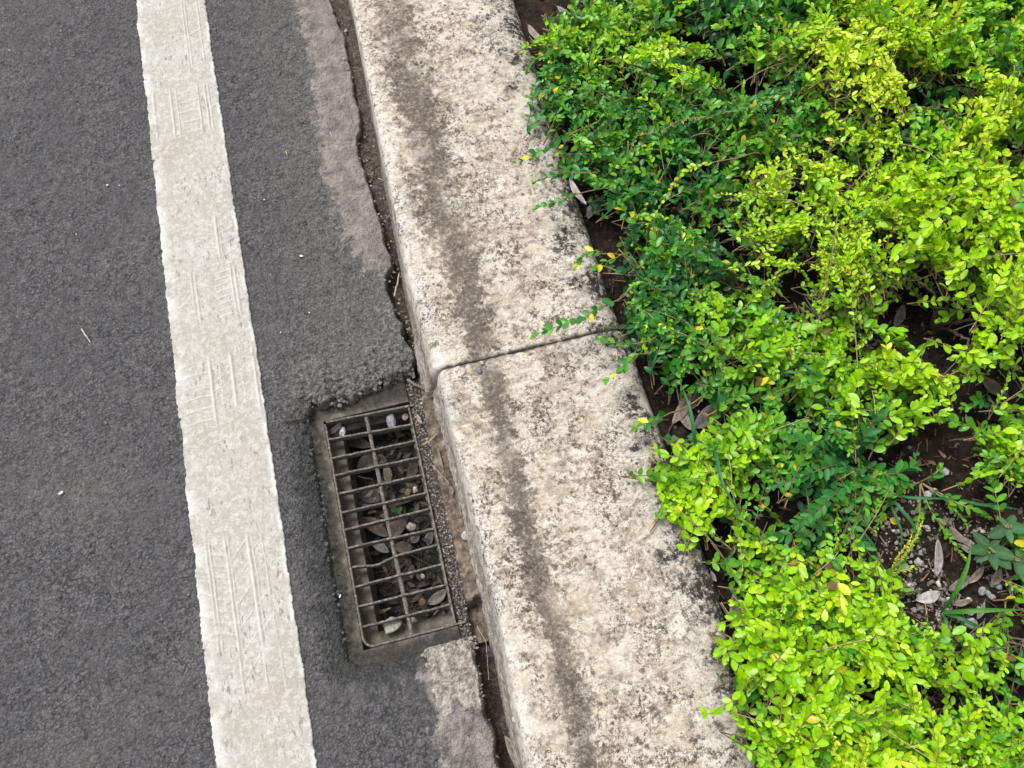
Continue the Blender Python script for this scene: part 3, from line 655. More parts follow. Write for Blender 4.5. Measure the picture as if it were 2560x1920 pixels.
def leaf_blade(L, W, nl=12, curl=.12, fold=.25, twist=.3, shape=1.0, seed=0, wave=.05):
    """leaf along +x, pointed both ends; returns V,F (double-curved single lamina)"""
    r = np.random.default_rng(seed); t = np.linspace(0, 1, nl); wd = W / 2 * np.sin(np.pi * t ** shape) ** .75; wd[0] = W * .03; wd[-1] = W * .02
    v = np.array([-1, -.55, 0, .55, 1.]); V = []
    cu = curl * L * r.choice([-1, 1])
    for i, ti in enumerate(t):
        tw = twist * (ti - .5); 
        for vj in v:
            y = wd[i] * vj; z = abs(vj) ** 1.5 * wd[i] * fold + wave * W * math.sin(ti * 9 + vj * 2 + seed) * abs(vj)
            y, z = y * math.cos(tw) - z * math.sin(tw), y * math.sin(tw) + z * math.cos(tw)
            V.append((L * ti, y + cu * .5 * math.sin(np.pi * ti), z + abs(cu) * .7 * (ti - .5) ** 2 * 2))
    V = np.array(V); return V, gridfaces(5, nl)

def dead_leaf(p0, p1, wpx, z, col, label, group, dz=0., curl=.1, fold=.3, wave=.06, name='dead_leaf', shape=1., surf=None, mat=None, cat='dead leaf'):
    a, b = at(*p0, z), at(*p1, z + dz); L = np.linalg.norm(b - a)
    scale = np.linalg.norm(at(p0[0] + 10, p0[1], z) - at(p0[0], p0[1], z)) / 10; W = wpx * scale
    sd = int(p0[0] * 3 + p0[1]); V, F = leaf_blade(L, W, curl=curl, fold=fold, wave=wave, seed=sd, shape=shape)
    x = (b - a) / L; y = np.cross([0, 0, 1.], x); y /= np.linalg.norm(y); zz = np.cross(x, y)
    V = V[:, :1] * x + V[:, 1:2] * y + V[:, 2:] * zz
    g = Geo(); c = np.array(col) * np.random.default_rng(sd).uniform(.85, 1.15)
    C = np.broadcast_to(c, (len(V), 3)).copy(); C[2::5] *= .72; g.add(V, F)
    g.C.append(C)
    V2, F2 = tube([(0, 0, 0), tuple(-x * .006 + np.array([0, 0, .001])), tuple(-x * L * .12)], [.0009, .0008, .0006], 5); g.add(V2, F2, c * .6)
    o = g.build(name, mat or M_DEAD, None, True, at_=a + np.array([0, 0, .003]))
    md = o.modifiers.new('thickness', 'SOLIDIFY'); md.thickness = .0005
    return tag(o, label, cat, group)

def twig(pts, z, rad, col, label, group, name='twig', zs=None):
    P = np.array([at(a, b, z if zs is None else zs[i]) for i, (a, b) in enumerate(pts)]); o_ = P[0].copy()
    t = np.linspace(0, len(P) - 1, max(8, len(P) * 3)); Q = np.stack([np.interp(t, np.arange(len(P)), P[:, k]) for k in range(3)], -1)
    Q += (rng.random(Q.shape) - .5) * rad * .8
    V, F = tube(Q - o_, np.linspace(rad, rad * .65, len(Q)), 6); g = Geo(); g.add(V, F, col); n6 = len(Q) * 6
    o = g.build(name, M_TWIG, None, True, at_=o_); return tag(o, label, 'twig', group)

GREY, BROWN, TAN, DARKB = (.2, .18, .168), (.118, .094, .078), (.3, .255, .2), (.07, .057, .049)
# in the drain
gd = 'dead leaves fallen through the drain grate'; zb = -.134
def Z(zz): return lambda px, py: (740 + px / 2.242, 940 + py / 2.242)
dz_ = Z(0)
for i, (a, b, wpx, col, lab) in enumerate([
    ((350, 735), (478, 622), 26, GREY, 'pale grey narrow dead leaf under the sixth bar of the grate, pointing up right'),
    ((345, 800), (520, 905), 34, BROWN, 'brown dead leaf below the seventh bar on the left of the rod'),
    ((430, 950), (525, 990), 22, GREY, 'small grey dead leaf tip below the eighth grate bar'),
    ((525, 915), (625, 790), 42, BROWN, 'broad brown dead leaf right of the rod under the seventh bar'),
    ((745, 955), (760, 868), 22, GREY, 'short grey upright dead leaf against the right pit wall'),
    ((735, 1280), (848, 1195), 27, (.24, .2, .185), 'clean pale grey pointed dead leaf near the lower right of the drain'),
    ((400, 1330), (540, 1298), 9, TAN, 'thin tan curled dead leaf above the last grate bar'),
    ((250, 375), (430, 400), 30, DARKB, 'dark dead leaf under the second grate bar at upper left'),
    ((350, 540), (470, 450), 44, DARKB, 'large dark brown dead leaf lying behind the rod in the upper drain'),
    ((430, 470), (515, 480), 24, BROWN, 'brown dead leaf end sticking out right of the rod, third gap'),
    ((330, 660), (480, 700), 40, DARKB, 'broad dark dead leaf below the pale narrow one in the drain'),
    ((640, 590), (680, 490), 26, BROWN, 'brown dead leaf leaning upright below the third bar at the right'),
    ((535, 735), (690, 670), 24, DARKB, 'dark slim dead leaf beside the green shoot in the drain'),
    ((555, 950), (660, 965), 30, BROWN, 'crumpled brown dead leaf right of the rod below the eighth bar'),
    ((650, 935), (690, 880), 22, GREY, 'grey folded dead leaf below the round pale stone'),
    ((500, 500), (520, 620), 22, (.2, .17, .13), 'tan dead leaf standing behind the rod at the fourth gap'),
    ((180, 330), (260, 262), 16, DARKB, 'dark curved dead leaf lying on the top left ledge of the drain')]):
    dead_leaf(dz_(*a), dz_(*b), wpx, zb if i not in (16,) else -.055, col, lab, gd, dz=.012, curl=.12, fold=.35)
gs = 'stones in the storm drain'
for px, py, zz, sz, col, lab in [
    (262, 316, -.058, .022, (.5, .5, .5), 'white chalky stone chip on the top left ledge of the drain'),
    (540, 262, -.062, .036, (.23, .23, .25), 'grey rough stone lump on the top right ledge of the drain'),
    (612, 234, -.06, .018, (.27, .24, .235), 'rounded brownish grey pebble beside the rough lump in the drain corner'),
    (532, 222, -.06, .015, (.13, .125, .12), 'dark pebble behind the rough lump on the drain ledge'),
    (670, 640, -.1, .016, (.52, .52, .5), 'white angular stone chip below the fourth bar on the right'),
    (632, 655, -.11, .016, (.17, .11, .07), 'rust brown stone chip next to the white chip under the grate'),
    (646, 846, -.105, .022, (.4, .36, .31), 'rounded pale tan stone under the seventh bar right of the rod'),
    (540, 1400, -.066, .042, (.3, .285, .25), 'big angular grey tan stone wedged below the last bar of the grate'),
    (660, 1372, -.1, .018, (.2, .19, .175), 'small grey stone right of the rod near the drain bottom'),
    (708, 1268, -.115, .016, (.17, .11, .08), 'reddish brown stone chip left of the clean pale leaf'),
    (712, 1122, -.12, .011, (.42, .4, .37), 'tiny pale stone chip in the silt below the ninth bar')]:
    stone(740 + px / 2.242, 940 + py / 2.242, zz, sz, col, lab, gs, seed=int(px * 3 + py))
def shoot():
    root = at(740 + 570 / 2.242, 940 + 770 / 2.242, -.11); g = Geo()
    for k, (ang, L) in enumerate([(.5, .022), (2.4, .02), (1.3, .014), (-.6, .016)]):
        V, F = leaf_blade(L, L * .7, 7, .05, .2, .1, 1., k); c, s = math.cos(ang), math.sin(ang)
        V = V @ np.array([[c, s, .25], [-s, c, 0], [0, 0, 1]]); g.add(V * .7 + [0, 0, .012], F, (.03, .11, .015))
    V, F = tube([(0, 0, -.02), (.001, 0, .012)], .0009, 5); g.add(V, F, (.06, .14, .02))
    tag(g.build('seedling', M_WEED, None, True, at_=root), 'tiny bright green seedling growing inside the storm drain', 'seedling')
shoot()
def pit_litter():
    g = Geo(); r = np.random.default_rng(36)
    for n in range(170):
        x = r.uniform(GX0 + .035, GX1 - .012); y = r.uniform(GY0 + .035, GY1 - .03)
        L = r.uniform(.008, .034); V, F = leaf_blade(L, L * r.uniform(.25, .5), 6, .15, r.uniform(.1, .6), .4, 1., n, .12)
        a = r.uniform(0, 6.28); tl = r.normal(0, .3); V = V @ np.array([[math.cos(tl), 0, math.sin(tl)], [0, 1, 0], [-math.sin(tl), 0, math.cos(tl)]]) @ np.array([[math.cos(a), math.sin(a), 0], [-math.sin(a), math.cos(a), 0], [0, 0, 1]])
        g.add(V + [x, y, float(SILT(x, y)) + r.uniform(.002, .012)], F, np.array([.07, .055, .045]) * r.uniform(.4, 1.8))
    for n in range(120):
        x = r.uniform(GX0 + .035, GX1 - .012); y = r.uniform(GY0 + .035, GY1 - .03); a = r.uniform(0, 6.28); L = r.uniform(.004, .025)
        d = np.array([math.cos(a), math.sin(a), r.normal(0, .2)]) * L; q = np.array([x, y, float(SILT(x, y)) + .006]); V, F = tube([q - d, q, q + d], .0006, 4); g.add(V, F, np.array([.1, .08, .06]) * r.uniform(.5, 1.6))
    tag(g.build('drain_litter', M_DEAD, None, True), 'matted dark leaf fragments and stalks on the drain floor', 'leaf litter', kind='stuff')
pit_litter()
gq = 'sticks in the storm drain'
for a, b, col, lab in [((500, 640), (560, 560), BROWN, 'thin brown stick leaning right of the rod below the third grate bar'), ((640, 1000), (760, 1065), DARKB, 'dark stick crossing the silt under the eighth grate bar'), ((470, 1170), (560, 1060), DARKB, 'dark slender stick left of the rod near the ninth bar'),
                       ((770, 1340), (815, 1285), TAN, 'tan stick beside the last grate bar at the lower right'), ((840, 1395), (900, 1392), TAN, 'short pale stick lying along the bottom ledge of the drain'), ((400, 985), (425, 1040), BROWN, 'short brown stick under the left half of the bent grate bar'),
                       ((340, 560), (430, 580), BROWN, 'thin brown stick left of the rod under the third gap'), ((330, 1150), (355, 1120), TAN, 'pale chip of wood on the left drain ledge')]:
    zq = -.06 if 'ledge' in lab else -.118
    twig([dz_(*a), ((dz_(*a)[0] + dz_(*b)[0]) / 2 + 1, (dz_(*a)[1] + dz_(*b)[1]) / 2 + 1), dz_(*b)], zq, .0014, np.array(col), lab, gq, 'stick')

# along the gutter and on the asphalt
gt = 'twigs and straws in the gutter'
twig([(985, 742), (993, 712), (999, 682)], -.006, .0026, (.3, .26, .21), 'short pale stick propped in the gap beside the kerb above the joint', gt)
twig([(1018, 948), (1040, 962), (1068, 974)], -.02, .0032, (.17, .15, .135), 'grey stick end above the upper right corner of the grate', gt)
twig([(1057, 1112), (1075, 1102), (1092, 1085)], -.018, .0014, (.5, .33, .16), 'orange tan straw beside the right frame bar of the grate', gt)
twig([(1082, 1165), (1110, 1195), (1126, 1213)], -.014, .0018, (.26, .2, .15), 'brown twig on the mortar fillet between grate and kerb', gt)
twig([(963, 440), (968, 420), (974, 395)], -.004, .0018, (.3, .26, .2), 'curved pale straw in the upper gutter gap', gt)
twig([(945, 445), (968, 455), (955, 462)], -.004, .0011, (.33, .28, .22), 'thin looped straw lying in the upper gutter gap', gt)
twig([(1148, 1255), (1152, 1290), (1158, 1275)], -.012, .0011, (.3, .25, .2), 'tangled thin straw at the kerb foot beside the grate', gt)
twig([(1192, 1565), (1215, 1605), (1222, 1700)], -.02, .0006, (.4, .37, .32), 'fine pale root hanging in the dark gap below the grate', gt)
dead_leaf((1262, 1838), (1296, 1922), 24, -.03, (.19, .16, .14), 'grey brown narrow dead leaf wedged in the kerb gap at the photo bottom', 'dead leaves in the gutter', fold=.5)
dead_leaf((1042, 1036), (1056, 1062), 9, -.024, (.3, .25, .2), 'slim tan dead leaf lying right of the grate top corner', 'dead leaves in the gutter')
dead_leaf((1095, 1120), (1110, 1175), 8, -.02, (.24, .2, .16), 'slim brown dead leaf against the broken kerb foot beside the grate', 'dead leaves in the gutter')
dead_leaf((1125, 1215), (1130, 1240), 12, -.014, (.2, .165, .14), 'small folded brown dead leaf on the mortar fillet by the kerb foot', 'dead leaves in the gutter')
stone(1165, 1342, -.012, .022, (.38, .36, .34), 'pale lumpy stone at the kerb foot level with the middle of the grate', 'loose stones in the gutter')
stone(860, 148, .004, .008, (.4, .36, .32), 'small pale pebble on the tan mortar strip near the photo top', 'loose stones in the gutter')
stone(865, 79, -.006, .011, (.35, .33, .3), 'small whitish pebble in the upper gutter gap', 'loose stones in the gutter')
stone(1198, 928, .122, .011, (.17, .18, .2), 'dark grey pebble on the kerb just below the joint', 'loose stones in the gutter', sink=.15)
stone(1204, 908, .122, .008, (.42, .41, .38), 'white pebble sitting in the kerb joint', 'loose stones in the gutter', sink=.15)
stone(1284, 1798, .121, .008, (.45, .4, .36), 'pale gritty pebble in the dark streak of the near kerb stone', 'loose stones in the gutter', sink=.15, seed=5)
for px, py, col, sz in [(900, 1003, (.19, .18, .165), .02), (952, 985, (.16, .155, .15), .022), (975, 965, (.12, .12, .125), .02), (930, 995, (.22, .2, .185), .018), (1000, 915, (.2, .19, .19), .018), (860, 1012, (.15, .145, .14), .02), (1028, 915, (.13, .125, .12), .02), (830, 1016, (.15, .15, .14), .018)]:
    pass
sg = 'white scraps and specks on the asphalt'
def scrap(px, py, s, label, ang=0., el=1.6):
    p = at(px, py, .004); n = 7; t = np.linspace(0, 1, n); r = np.random.default_rng(int(px + py))
    s *= .62
    outline = [(math.cos(a) * s * el * r.uniform(.7, 1.1), math.sin(a) * s * r.uniform(.6, 1.1)) for a in np.linspace(0, 6.283, 8)[:-1]]
    c, q = math.cos(ang), math.sin(ang); B = np.array([(x * c - y * q, x * q + y * c, r.uniform(0, .0012)) for x, y in outline]); T = B + [0, 0, .0012]
    i = np.arange(7); F = [np.stack([i, (i + 1) % 7, (i + 1) % 7 + 7, i + 7], -1), (i + 7)[None, :], i[::-1][None, :]]
    tag(mesh('paper_scrap', np.concatenate([B, T]), F, M_SCRAP, None, False, at_=p), label, 'paper scrap', sg)
scrap(153, 1232, .0055, 'largest white paper scrap on open asphalt left of the line', .5, 1.8)
scrap(268, 463, .0038, 'white scrap on asphalt just left of the upper line', .3)
scrap(299, 464, .0022, 'tiny white speck right beside the scrap left of the upper line', 0)
scrap(753, 640, .0042, 'oblong white scrap on asphalt between the line and the mortar strip', -.4, 1.9)
scrap(661, 500, .0024, 'small white speck right of the line, below the upper tread print', .2)
scrap(773, 782, .0026, 'small white speck on the rough asphalt above the drain', -.5)
scrap(702, 831, .0022, 'tiny white speck right of the line above the drain', .4)
scrap(191, 586, .002, 'tiny white speck on the dark asphalt at left', .2)
scrap(850, 1490, .0028, 'thin white scrap stuck on the mortar left of the grate', 1.1, 2.4)
scrap(24, 126, .002, 'tiny white speck at the top left of the asphalt', 1)
twig([(204, 822), (214, 838), (226, 856)], .004, .0016, (.5, .46, .38), 'pale straw lying on open asphalt left of the white line', gt, 'straw')
twig([(826, 330), (831, 345)], .004, .0012, (.42, .38, .3), 'short pale straw on the asphalt beside the mortar strip', gt, 'straw')
twig([(714, 378), (718, 388)], .004, .0011, (.5, .42, .25), 'tiny yellowish straw on the asphalt right of the line', gt, 'straw')

# ------------------------------------------------------------------ dead leaves, stones and gravel on the soil
gl = 'dead leaves on the planting bed'
def SZ(px, py): p = at(px, py, .07); return float(SOIL(p[0], p[1])) + .004
PG = (.27, .245, .23)
for a, b, wpx, col, lab in [
    ((2340, 1348), (2338, 1442), 22, PG, 'grey brown upright spindle shaped dead leaf in the open gravelly soil'),
    ((2286, 1502), (2349, 1480), 29, (.42, .4, .38), 'palest silvery dead leaf with a torn end on the open soil'),
    ((2369, 1315), (2402, 1360), 14, BROWN, 'narrow brown dead leaf under the broad leaved weed, left one of a pair'),
    ((2374, 1316), (2432, 1372), 15, (.2, .165, .15), 'narrow purplish grey dead leaf, right one of a pair by the broad leaved weed'),
    ((2391, 1360), (2446, 1386), 17, (.2, .17, .155), 'grey brown dead leaf tucked under the lower rosette of the weed'),
    ((2368, 1476), (2422, 1440), 24, (.2, .165, .145), 'brown dead leaf crossed by the upright grass blade'),
    ((2415, 1460), (2457, 1416), 18, (.25, .21, .18), 'slim brown dead leaf right of the upright grass blade'),
    ((2498, 1422), (2476, 1464), 23, (.25, .22, .185), 'oval olive brown dead leaf right of the open soil'),
    ((2512, 1430), (2526, 1498), 12, (.2, .17, .155), 'slender spotted dead leaf at far right of the open soil'),
    ((2376, 1511), (2425, 1500), 17, (.22, .18, .165), 'small brown dead leaf just above the horizontal grass blade'),
    ((2458, 1505), (2438, 1550), 14, (.22, .2, .185), 'small grey dead leaf crossed by the horizontal grass blade'),
    ((1680, 1062), (1725, 978), 30, (.24, .185, .15), 'long brown dead leaf leaning by the kerb among the shrubs'),
    ((1700, 1018), (1728, 1078), 26, (.28, .22, .19), 'pinkish brown dead leaf below the long one near the kerb'),
    ((1735, 1072), (1800, 1008), 46, (.13, .115, .105), 'largest broad dark grey dead leaf, near the round leaved weed'),
    ((1718, 1030), (1745, 980), 22, (.14, .115, .1), 'dark dead leaf between the long brown and the broad grey one'),
    ((1580, 757), (1600, 828), 24, PG, 'grey dead leaf in the soil strip right of the kerb joint'),
    ((1423, 446), (1466, 516), 17, (.42, .39, .36), 'whitish slender dead leaf lying over the kerb edge in the upper shrub'),
    ((1470, 550), (1494, 505), 24, (.26, .24, .23), 'grey folded dead leaf beside the whitish slender one'),
    ((1487, 488), (1500, 520), 13, (.4, .37, .34), 'small pale dead leaf tip beside the upper kerb edge'),
    ((2092, 1275), (2122, 1232), 36, (.27, .2, .14), 'large tan dead leaf beneath the dark green weed sprays'),
    ((2165, 1250), (2205, 1208), 36, (.28, .25, .15), 'large olive tan dead leaf right of the tan one under the weed sprays'),
    ((2442, 938), (2520, 997), 34, (.13, .1, .075), 'large dark brown dead leaf in the dark gap at the right'),
    ((2234, 820), (2256, 762), 24, (.24, .2, .185), 'grey dead leaf standing in the dark gap among lime shoots'),
    ((2222, 722), (2250, 756), 20, (.2, .17, .15), 'grey brown dead leaf just above the standing one in the dark gap'),
    ((2052, 745), (2068, 700), 18, (.14, .11, .09), 'dark brown dead leaf among the pale small leaved sprigs'),
    ((2525, 1200), (2566, 1180), 30, (.22, .19, .17), 'grey dead leaf at the right photo edge under lime shoots'),
    ((1832, 1485), (1868, 1600), 42, (.2, .17, .145), 'big curved brown dead leaf between the kerb and the front shrub'),
    ((1320, 66), (1356, 108), 19, (.3, .26, .23), 'grey dead leaf on the soil behind the kerb at the photo top'),
    ((1392, 20), (1440, 72), 22, (.25, .2, .17), 'brown dead leaf under the top left shoots of the bed'),
    ((1776, 1428), (1790, 1456), 12, (.42, .42, .44), 'small silvery dead leaf against the back of the kerb'),
    ((2402, 712), (2432, 770), 22, (.22, .19, .17), 'grey dead leaf left of the broad strap shaped blade'),
    ((2398, 1905), (2470, 1868), 36, (.16, .13, .115), 'brown dead leaf on the soil at the lower right corner'),
    ((2500, 380), (2566, 432), 30, (.13, .1, .08), 'dark brown curled dead leaf sticking out at the right photo edge'),
    ((1690, 1320), (1700, 1380), 26, (.24, .2, .17), 'brown dead leaf half under the lime shoots by the kerb')]:
    z = SZ(*a) + (.04 if a in ((1423, 446), (2500, 380)) else 0.004)
    if a == (1423, 446): z = .125
    dead_leaf(a, b, wpx, z, col, lab, gl, curl=.1, fold=.22, dz=.006)
for a, b, lab in [((2187, 1294), (2216, 1296), 'bright yellow fallen leaf on bare soil, larger of two'), ((2223, 1297), (2243, 1310), 'bright yellow fallen leaf on bare soil, smaller of two')]:
    dead_leaf(a, b, 19, SZ(*a) + .006, (.62, .5, .02), lab, 'yellow fallen leaves', fold=.2, name='fallen_leaf', mat=M_LEAF, cat='fallen leaf', curl=.04, wave=.02)
gp = 'larger stones on the planting bed'
for px, py, sz, col, lab in [
    (2452, 1478, .019, (.22, .23, .225), 'grey white angular stone right of the open soil patch'),
    (2467, 1483, .012, (.26, .26, .25), 'pale stone just right of the angular grey one'),
    (2477, 1493, .013, (.24, .245, .24), 'pale speckled stone on the open soil at right'),
    (2494, 1466, .015, (.3, .32, .35), 'bluish grey stone below the oval dead leaf'),
    (2423, 1560, .026, (.4, .4, .38), 'largest pale speckled stone below the horizontal grass blade'),
    (2293, 1405, .017, (.42, .41, .36), 'cream stone left of the upright spindle shaped leaf'),
    (2254, 1418, .021, (.38, .39, .4), 'smooth white stone under the bare yellow twigs'),
    (2313, 1318, .014, (.38, .35, .33), 'pinkish grey stone in the upper open soil'),
    (2270, 1330, .013, (.36, .34, .31), 'grey stone beside the thin yellow twigs'),
    (2195, 1196, .017, (.4, .4, .41), 'grey crystal stone near the tan dead leaf'),
    (2330, 1229, .017, (.5, .45, .4), 'cream stone below the creeping green shoots'),
    (2318, 1237, .016, (.4, .39, .38), 'grey stone left of the cream one under creeping shoots'),
    (2438, 1176, .016, (.2, .2, .21), 'dark grey stone right of the yellow green seedling'),
    (2356, 1180, .02, (.36, .36, .36), 'grey rough stone under the three leaved seedling'),
    (2344, 1460, .012, (.5, .5, .5), 'small white stone just above the silvery leaf'),
    (2420, 1532, .015, (.34, .36, .35), 'greenish grey stone above the horizontal grass blade'),
    (2418, 1502, .014, (.42, .41, .4), 'light stone right of the small brown dead leaf'),
    (2166, 1312, .013, (.45, .44, .41), 'white elongated stone below the dark weed sprays'),
    (1568, 782, .013, (.08, .085, .09), 'black pebble in the soil strip by the kerb joint'),
    (2372, 1500, .013, (.4, .4, .4), 'grey white stone right of the silvery leaf')]:
    p = at(px, py, .07); stone(px, py, float(SOIL(p[0], p[1])) + .002, sz, col, lab, gp, sink=.25)

def gravel():
    g = Geo(); base = [rock(1, .85, .6, 900 + k)[0] for k in range(5)]
    import bmesh
    bm = bmesh.new(); bmesh.ops.create_icosphere(bm, subdivisions=1, radius=1)
    Vb = np.array([v.co[:] for v in bm.verts]); Fb = np.array([[v.index for v in f.verts] for f in bm.faces]); bm.free()
    r = np.random.default_rng(31); n = 0
    while n < 1500:
        if r.random() < .62:
            px, py = r.normal(2360, 120), r.normal(1440, 110)
        else: px, py = r.uniform(1450, 2700), r.uniform(-50, 1950)
        p = at(px, py, .06)
        if p[0] < .41: continue
        if fbm(p[0], p[1], 12, 2, 151) < .42: continue
        s = .0016 + .0042 * r.random() ** 2.5
        V = Vb * (1 + .35 * (r.random((len(Vb), 1)) - .5)) * np.array([1, r.uniform(.6, 1), r.uniform(.5, .8)]) * s
        a = r.uniform(0, 6.28); V = V @ np.array([[math.cos(a), math.sin(a), 0], [-math.sin(a), math.cos(a), 0], [0, 0, 1]])
        k = r.random(); c = np.array([.3, .28, .255]) * (.35 + 1.2 * k ** 1.6) * np.array([1, r.uniform(.92, 1), r.uniform(.85, 1)])
        zz = float(SOIL(p[0], p[1])) + .012 * (float(fbm(p[0], p[1], 14, 4, 122)) - .5) + s * .3
        g.add(V + [p[0], p[1], zz], Fb, c); n += 1
    tag(g.build('gravel', M_STONE, None, False), 'loose grey gravel scattered over the dark soil', 'gravel', kind='stuff')
    g = Geo(); n = 0
    while n < 1500:                                   # plant litter: bits of bark and stalk
        p = at(r.uniform(1350, 2620), r.uniform(-40, 1950), .06)
        if p[0] < .4: continue
        L = r.uniform(.006, .03); a = r.uniform(0, 6.28); d = np.array([math.cos(a), math.sin(a), r.uniform(-.15, .15)])
        q = np.array([p[0], p[1], float(SOIL(p[0], p[1])) + r.uniform(.004, .012)])
        V, F = tube([q - d * L / 2, q + [0, 0, .001], q + d * L / 2], r.uniform(.0006, .0018), 4)
        g.add(V, F, np.array([.15, .1, .07]) * r.uniform(.3, 1.7)); n += 1
    tag(g.build('plant_litter', M_TWIG, None, True), 'bits of dry stalk and bark littering the soil', 'plant litter', kind='stuff')
def litter():
    g = Geo(); r = np.random.default_rng(35); n = 0
    while n < 420:
        p = at(r.uniform(1330, 2650), r.uniform(-60, 1960), .06)
        if p[0] < .402: continue
        L = r.uniform(.006, .022); V, F = leaf_blade(L, L * r.uniform(.3, .6), 5, .15, r.uniform(.1, .6), .4, 1., n, .15)
        a = r.uniform(0, 6.28); tl = r.uniform(-.4, .4); V = V @ np.array([[math.cos(tl), 0, math.sin(tl)], [0, 1, 0], [-math.sin(tl), 0, math.cos(tl)]]) @ np.array([[math.cos(a), math.sin(a), 0], [-math.sin(a), math.cos(a), 0], [0, 0, 1]])
        k = r.random(); c = np.array([.16, .11, .075]) * r.uniform(.35, 1.5) if k < .85 else np.array([.33, .3, .2]) * r.uniform(.7, 1.2)
        g.add(V + [p[0], p[1], float(SOIL(p[0], p[1])) + .012 * (float(fbm(p[0], p[1], 14, 4, 122)) - .5) + .003], F, c); n += 1
    tag(g.build('leaf_litter', M_DEAD, None, True), 'small brown leaf fragments littering the soil under the shrubs', 'leaf litter', kind='stuff')
gravel(); litter()

# ------------------------------------------------------------------ shrubs
GXP = np.arange(1350, 2551, 150.); GYP = np.arange(50, 1851, 150.)
TINT = np.array([[4,6,5,2,2,7,6,6,6],[3,4,4,3,4,8,9,4,8],[2,2,2,3,3,4,3,4,7],[2,2,2,4,6,6,7,8,7],[2,2,2,3,6,7,7,5,8],[3,3,3,4,5,6,6,6,8],
                 [4,4,5,4,5,6,7,7,4],[5,5,6,5,4,3,5,5,7],[6,6,7,7,5,3,4,5,6],[6,6,7,7,5,7,4,5,5],[6,6,6,6,7,7,7,6,6],[6,6,6,6,7,7,7,7,6],[6,6,6,6,7,7,7,7,6]]) / 10.
TINT[2:7, 4:] += .02; TINT[8:, 3:] += .01
DENS = np.array([[4,8,8,8,8,8,8,8,8],[6,9,9,8,8,8,7,8,8],[2,8,8,9,8,8,8,8,7],[0,7,9,8,8,7,8,7,8],[0,2,9,8,8,8,8,3,7],[0,3,8,8,5,5,5,6,5],
                 [0,0,6,7,8,8,8,6,3],[0,0,4,5,8,6,4,5,6],[0,0,2,9,7,3,1,1,6],[0,0,1,7,5,5,1,0,0],[0,0,0,4,9,9,6,0,0],[0,0,0,5,9,9,9,7,2],[0,0,0,4,9,9,9,8,5]]) / 9.
SIZE = np.array([[16,16,17,24,24,17,18,18,18],[16,16,16,16,19,18,16,19,17],[17,17,16,16,16,17,17,18,18],[17,17,17,16,14,14,17,22,19],[18,18,17,16,13,13,13,20,19],[17,17,17,17,15,14,17,19,19],
                 [17,17,18,17,18,20,21,20,17],[17,17,18,18,18,19,19,19,19],[18,18,19,19,18,18,18,18,20],[18,18,18,19,18,19,18,18,18],[19,19,19,20,21,22,21,20,18],[20,20,20,21,23,23,22,21,19],[20,20,20,21,23,23,23,21,20]]) / 1000.
HGT = np.array([[14,17,21,25,27,29,31,32,33],[12,16,21,25,27,31,33,31,33],[11,15,19,23,26,27,28,28,31],[10,13,18,21,23,25,28,30,31],[10,11,16,20,23,25,26,22,30],[10,11,14,18,19,19,20,21,26],
                [10,10,13,16,18,20,20,19,20],[10,10,12,14,16,16,14,15,18],[10,10,12,15,14,12,10,10,15],[10,10,11,14,13,15,10,9,9],[10,10,10,13,18,19,15,9,9],[10,10,10,13,20,22,20,15,12],[10,10,10,13,20,23,22,18,14]]) / 100.
def look(T, px, py):
    u = np.clip((px - GXP[0]) / 150., 0, 7.999); v = np.clip((py - GYP[0]) / 150., 0, 11.999)
    i, j = int(u), int(v); a, b = u - i, v - j
    return (T[j, i] * (1 - a) + T[j, i + 1] * a) * (1 - b) + (T[j + 1, i] * (1 - a) + T[j + 1, i + 1] * a) * b
_ly = [-200, 0, 50, 150, 250, 330, 450, 550, 640, 700, 850, 950, 1100, 1180, 1300, 1400, 1480, 1560, 1640, 1700, 1780, 1850, 1920, 2100]
_lx = [1380, 1400, 1372, 1325, 1345, 1400, 1455, 1505, 1560, 1560, 1605, 1625, 1668, 1705, 1752, 1790, 1830, 1845, 1850, 1862, 1800, 1862, 1900, 1960]
# real gaps in the cover (photo points and radii)
GAPS = [(1450, 365, 50, 45), (1500, 560, 70, 55), (1530, 640, 60, 60), (2330, 640, 38, 42), (2400, 690, 34, 60), (2130, 775, 48, 32), (2240, 790, 36, 45), (2480, 780, 34, 30), (2530, 900, 35, 40), (2390, 860, 35, 40),
        (1750, 1030, 75, 55), (1850, 1395, 50, 35), (2350, 1150, 100, 58), (2380, 1300, 130, 90), (2420, 1480, 150, 110), (2250, 1370, 80, 75), (1780, 1470, 40, 70), (2080, 440, 45, 22), (1800, 215, 40, 35), (1590, 930, 40, 30), (2540, 1240, 50, 40)]

SIZE = SIZE * np.interp(np.arange(13), [0, 5, 8, 12], [1.07, 1.06, .97, .86])[:, None]
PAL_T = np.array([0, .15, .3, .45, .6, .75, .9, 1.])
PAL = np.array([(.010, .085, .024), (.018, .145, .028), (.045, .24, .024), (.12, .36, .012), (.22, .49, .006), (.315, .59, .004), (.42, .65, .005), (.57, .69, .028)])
def pal(t): return np.stack([np.interp(t, PAL_T, PAL[:, k]) for k in range(3)], -1)

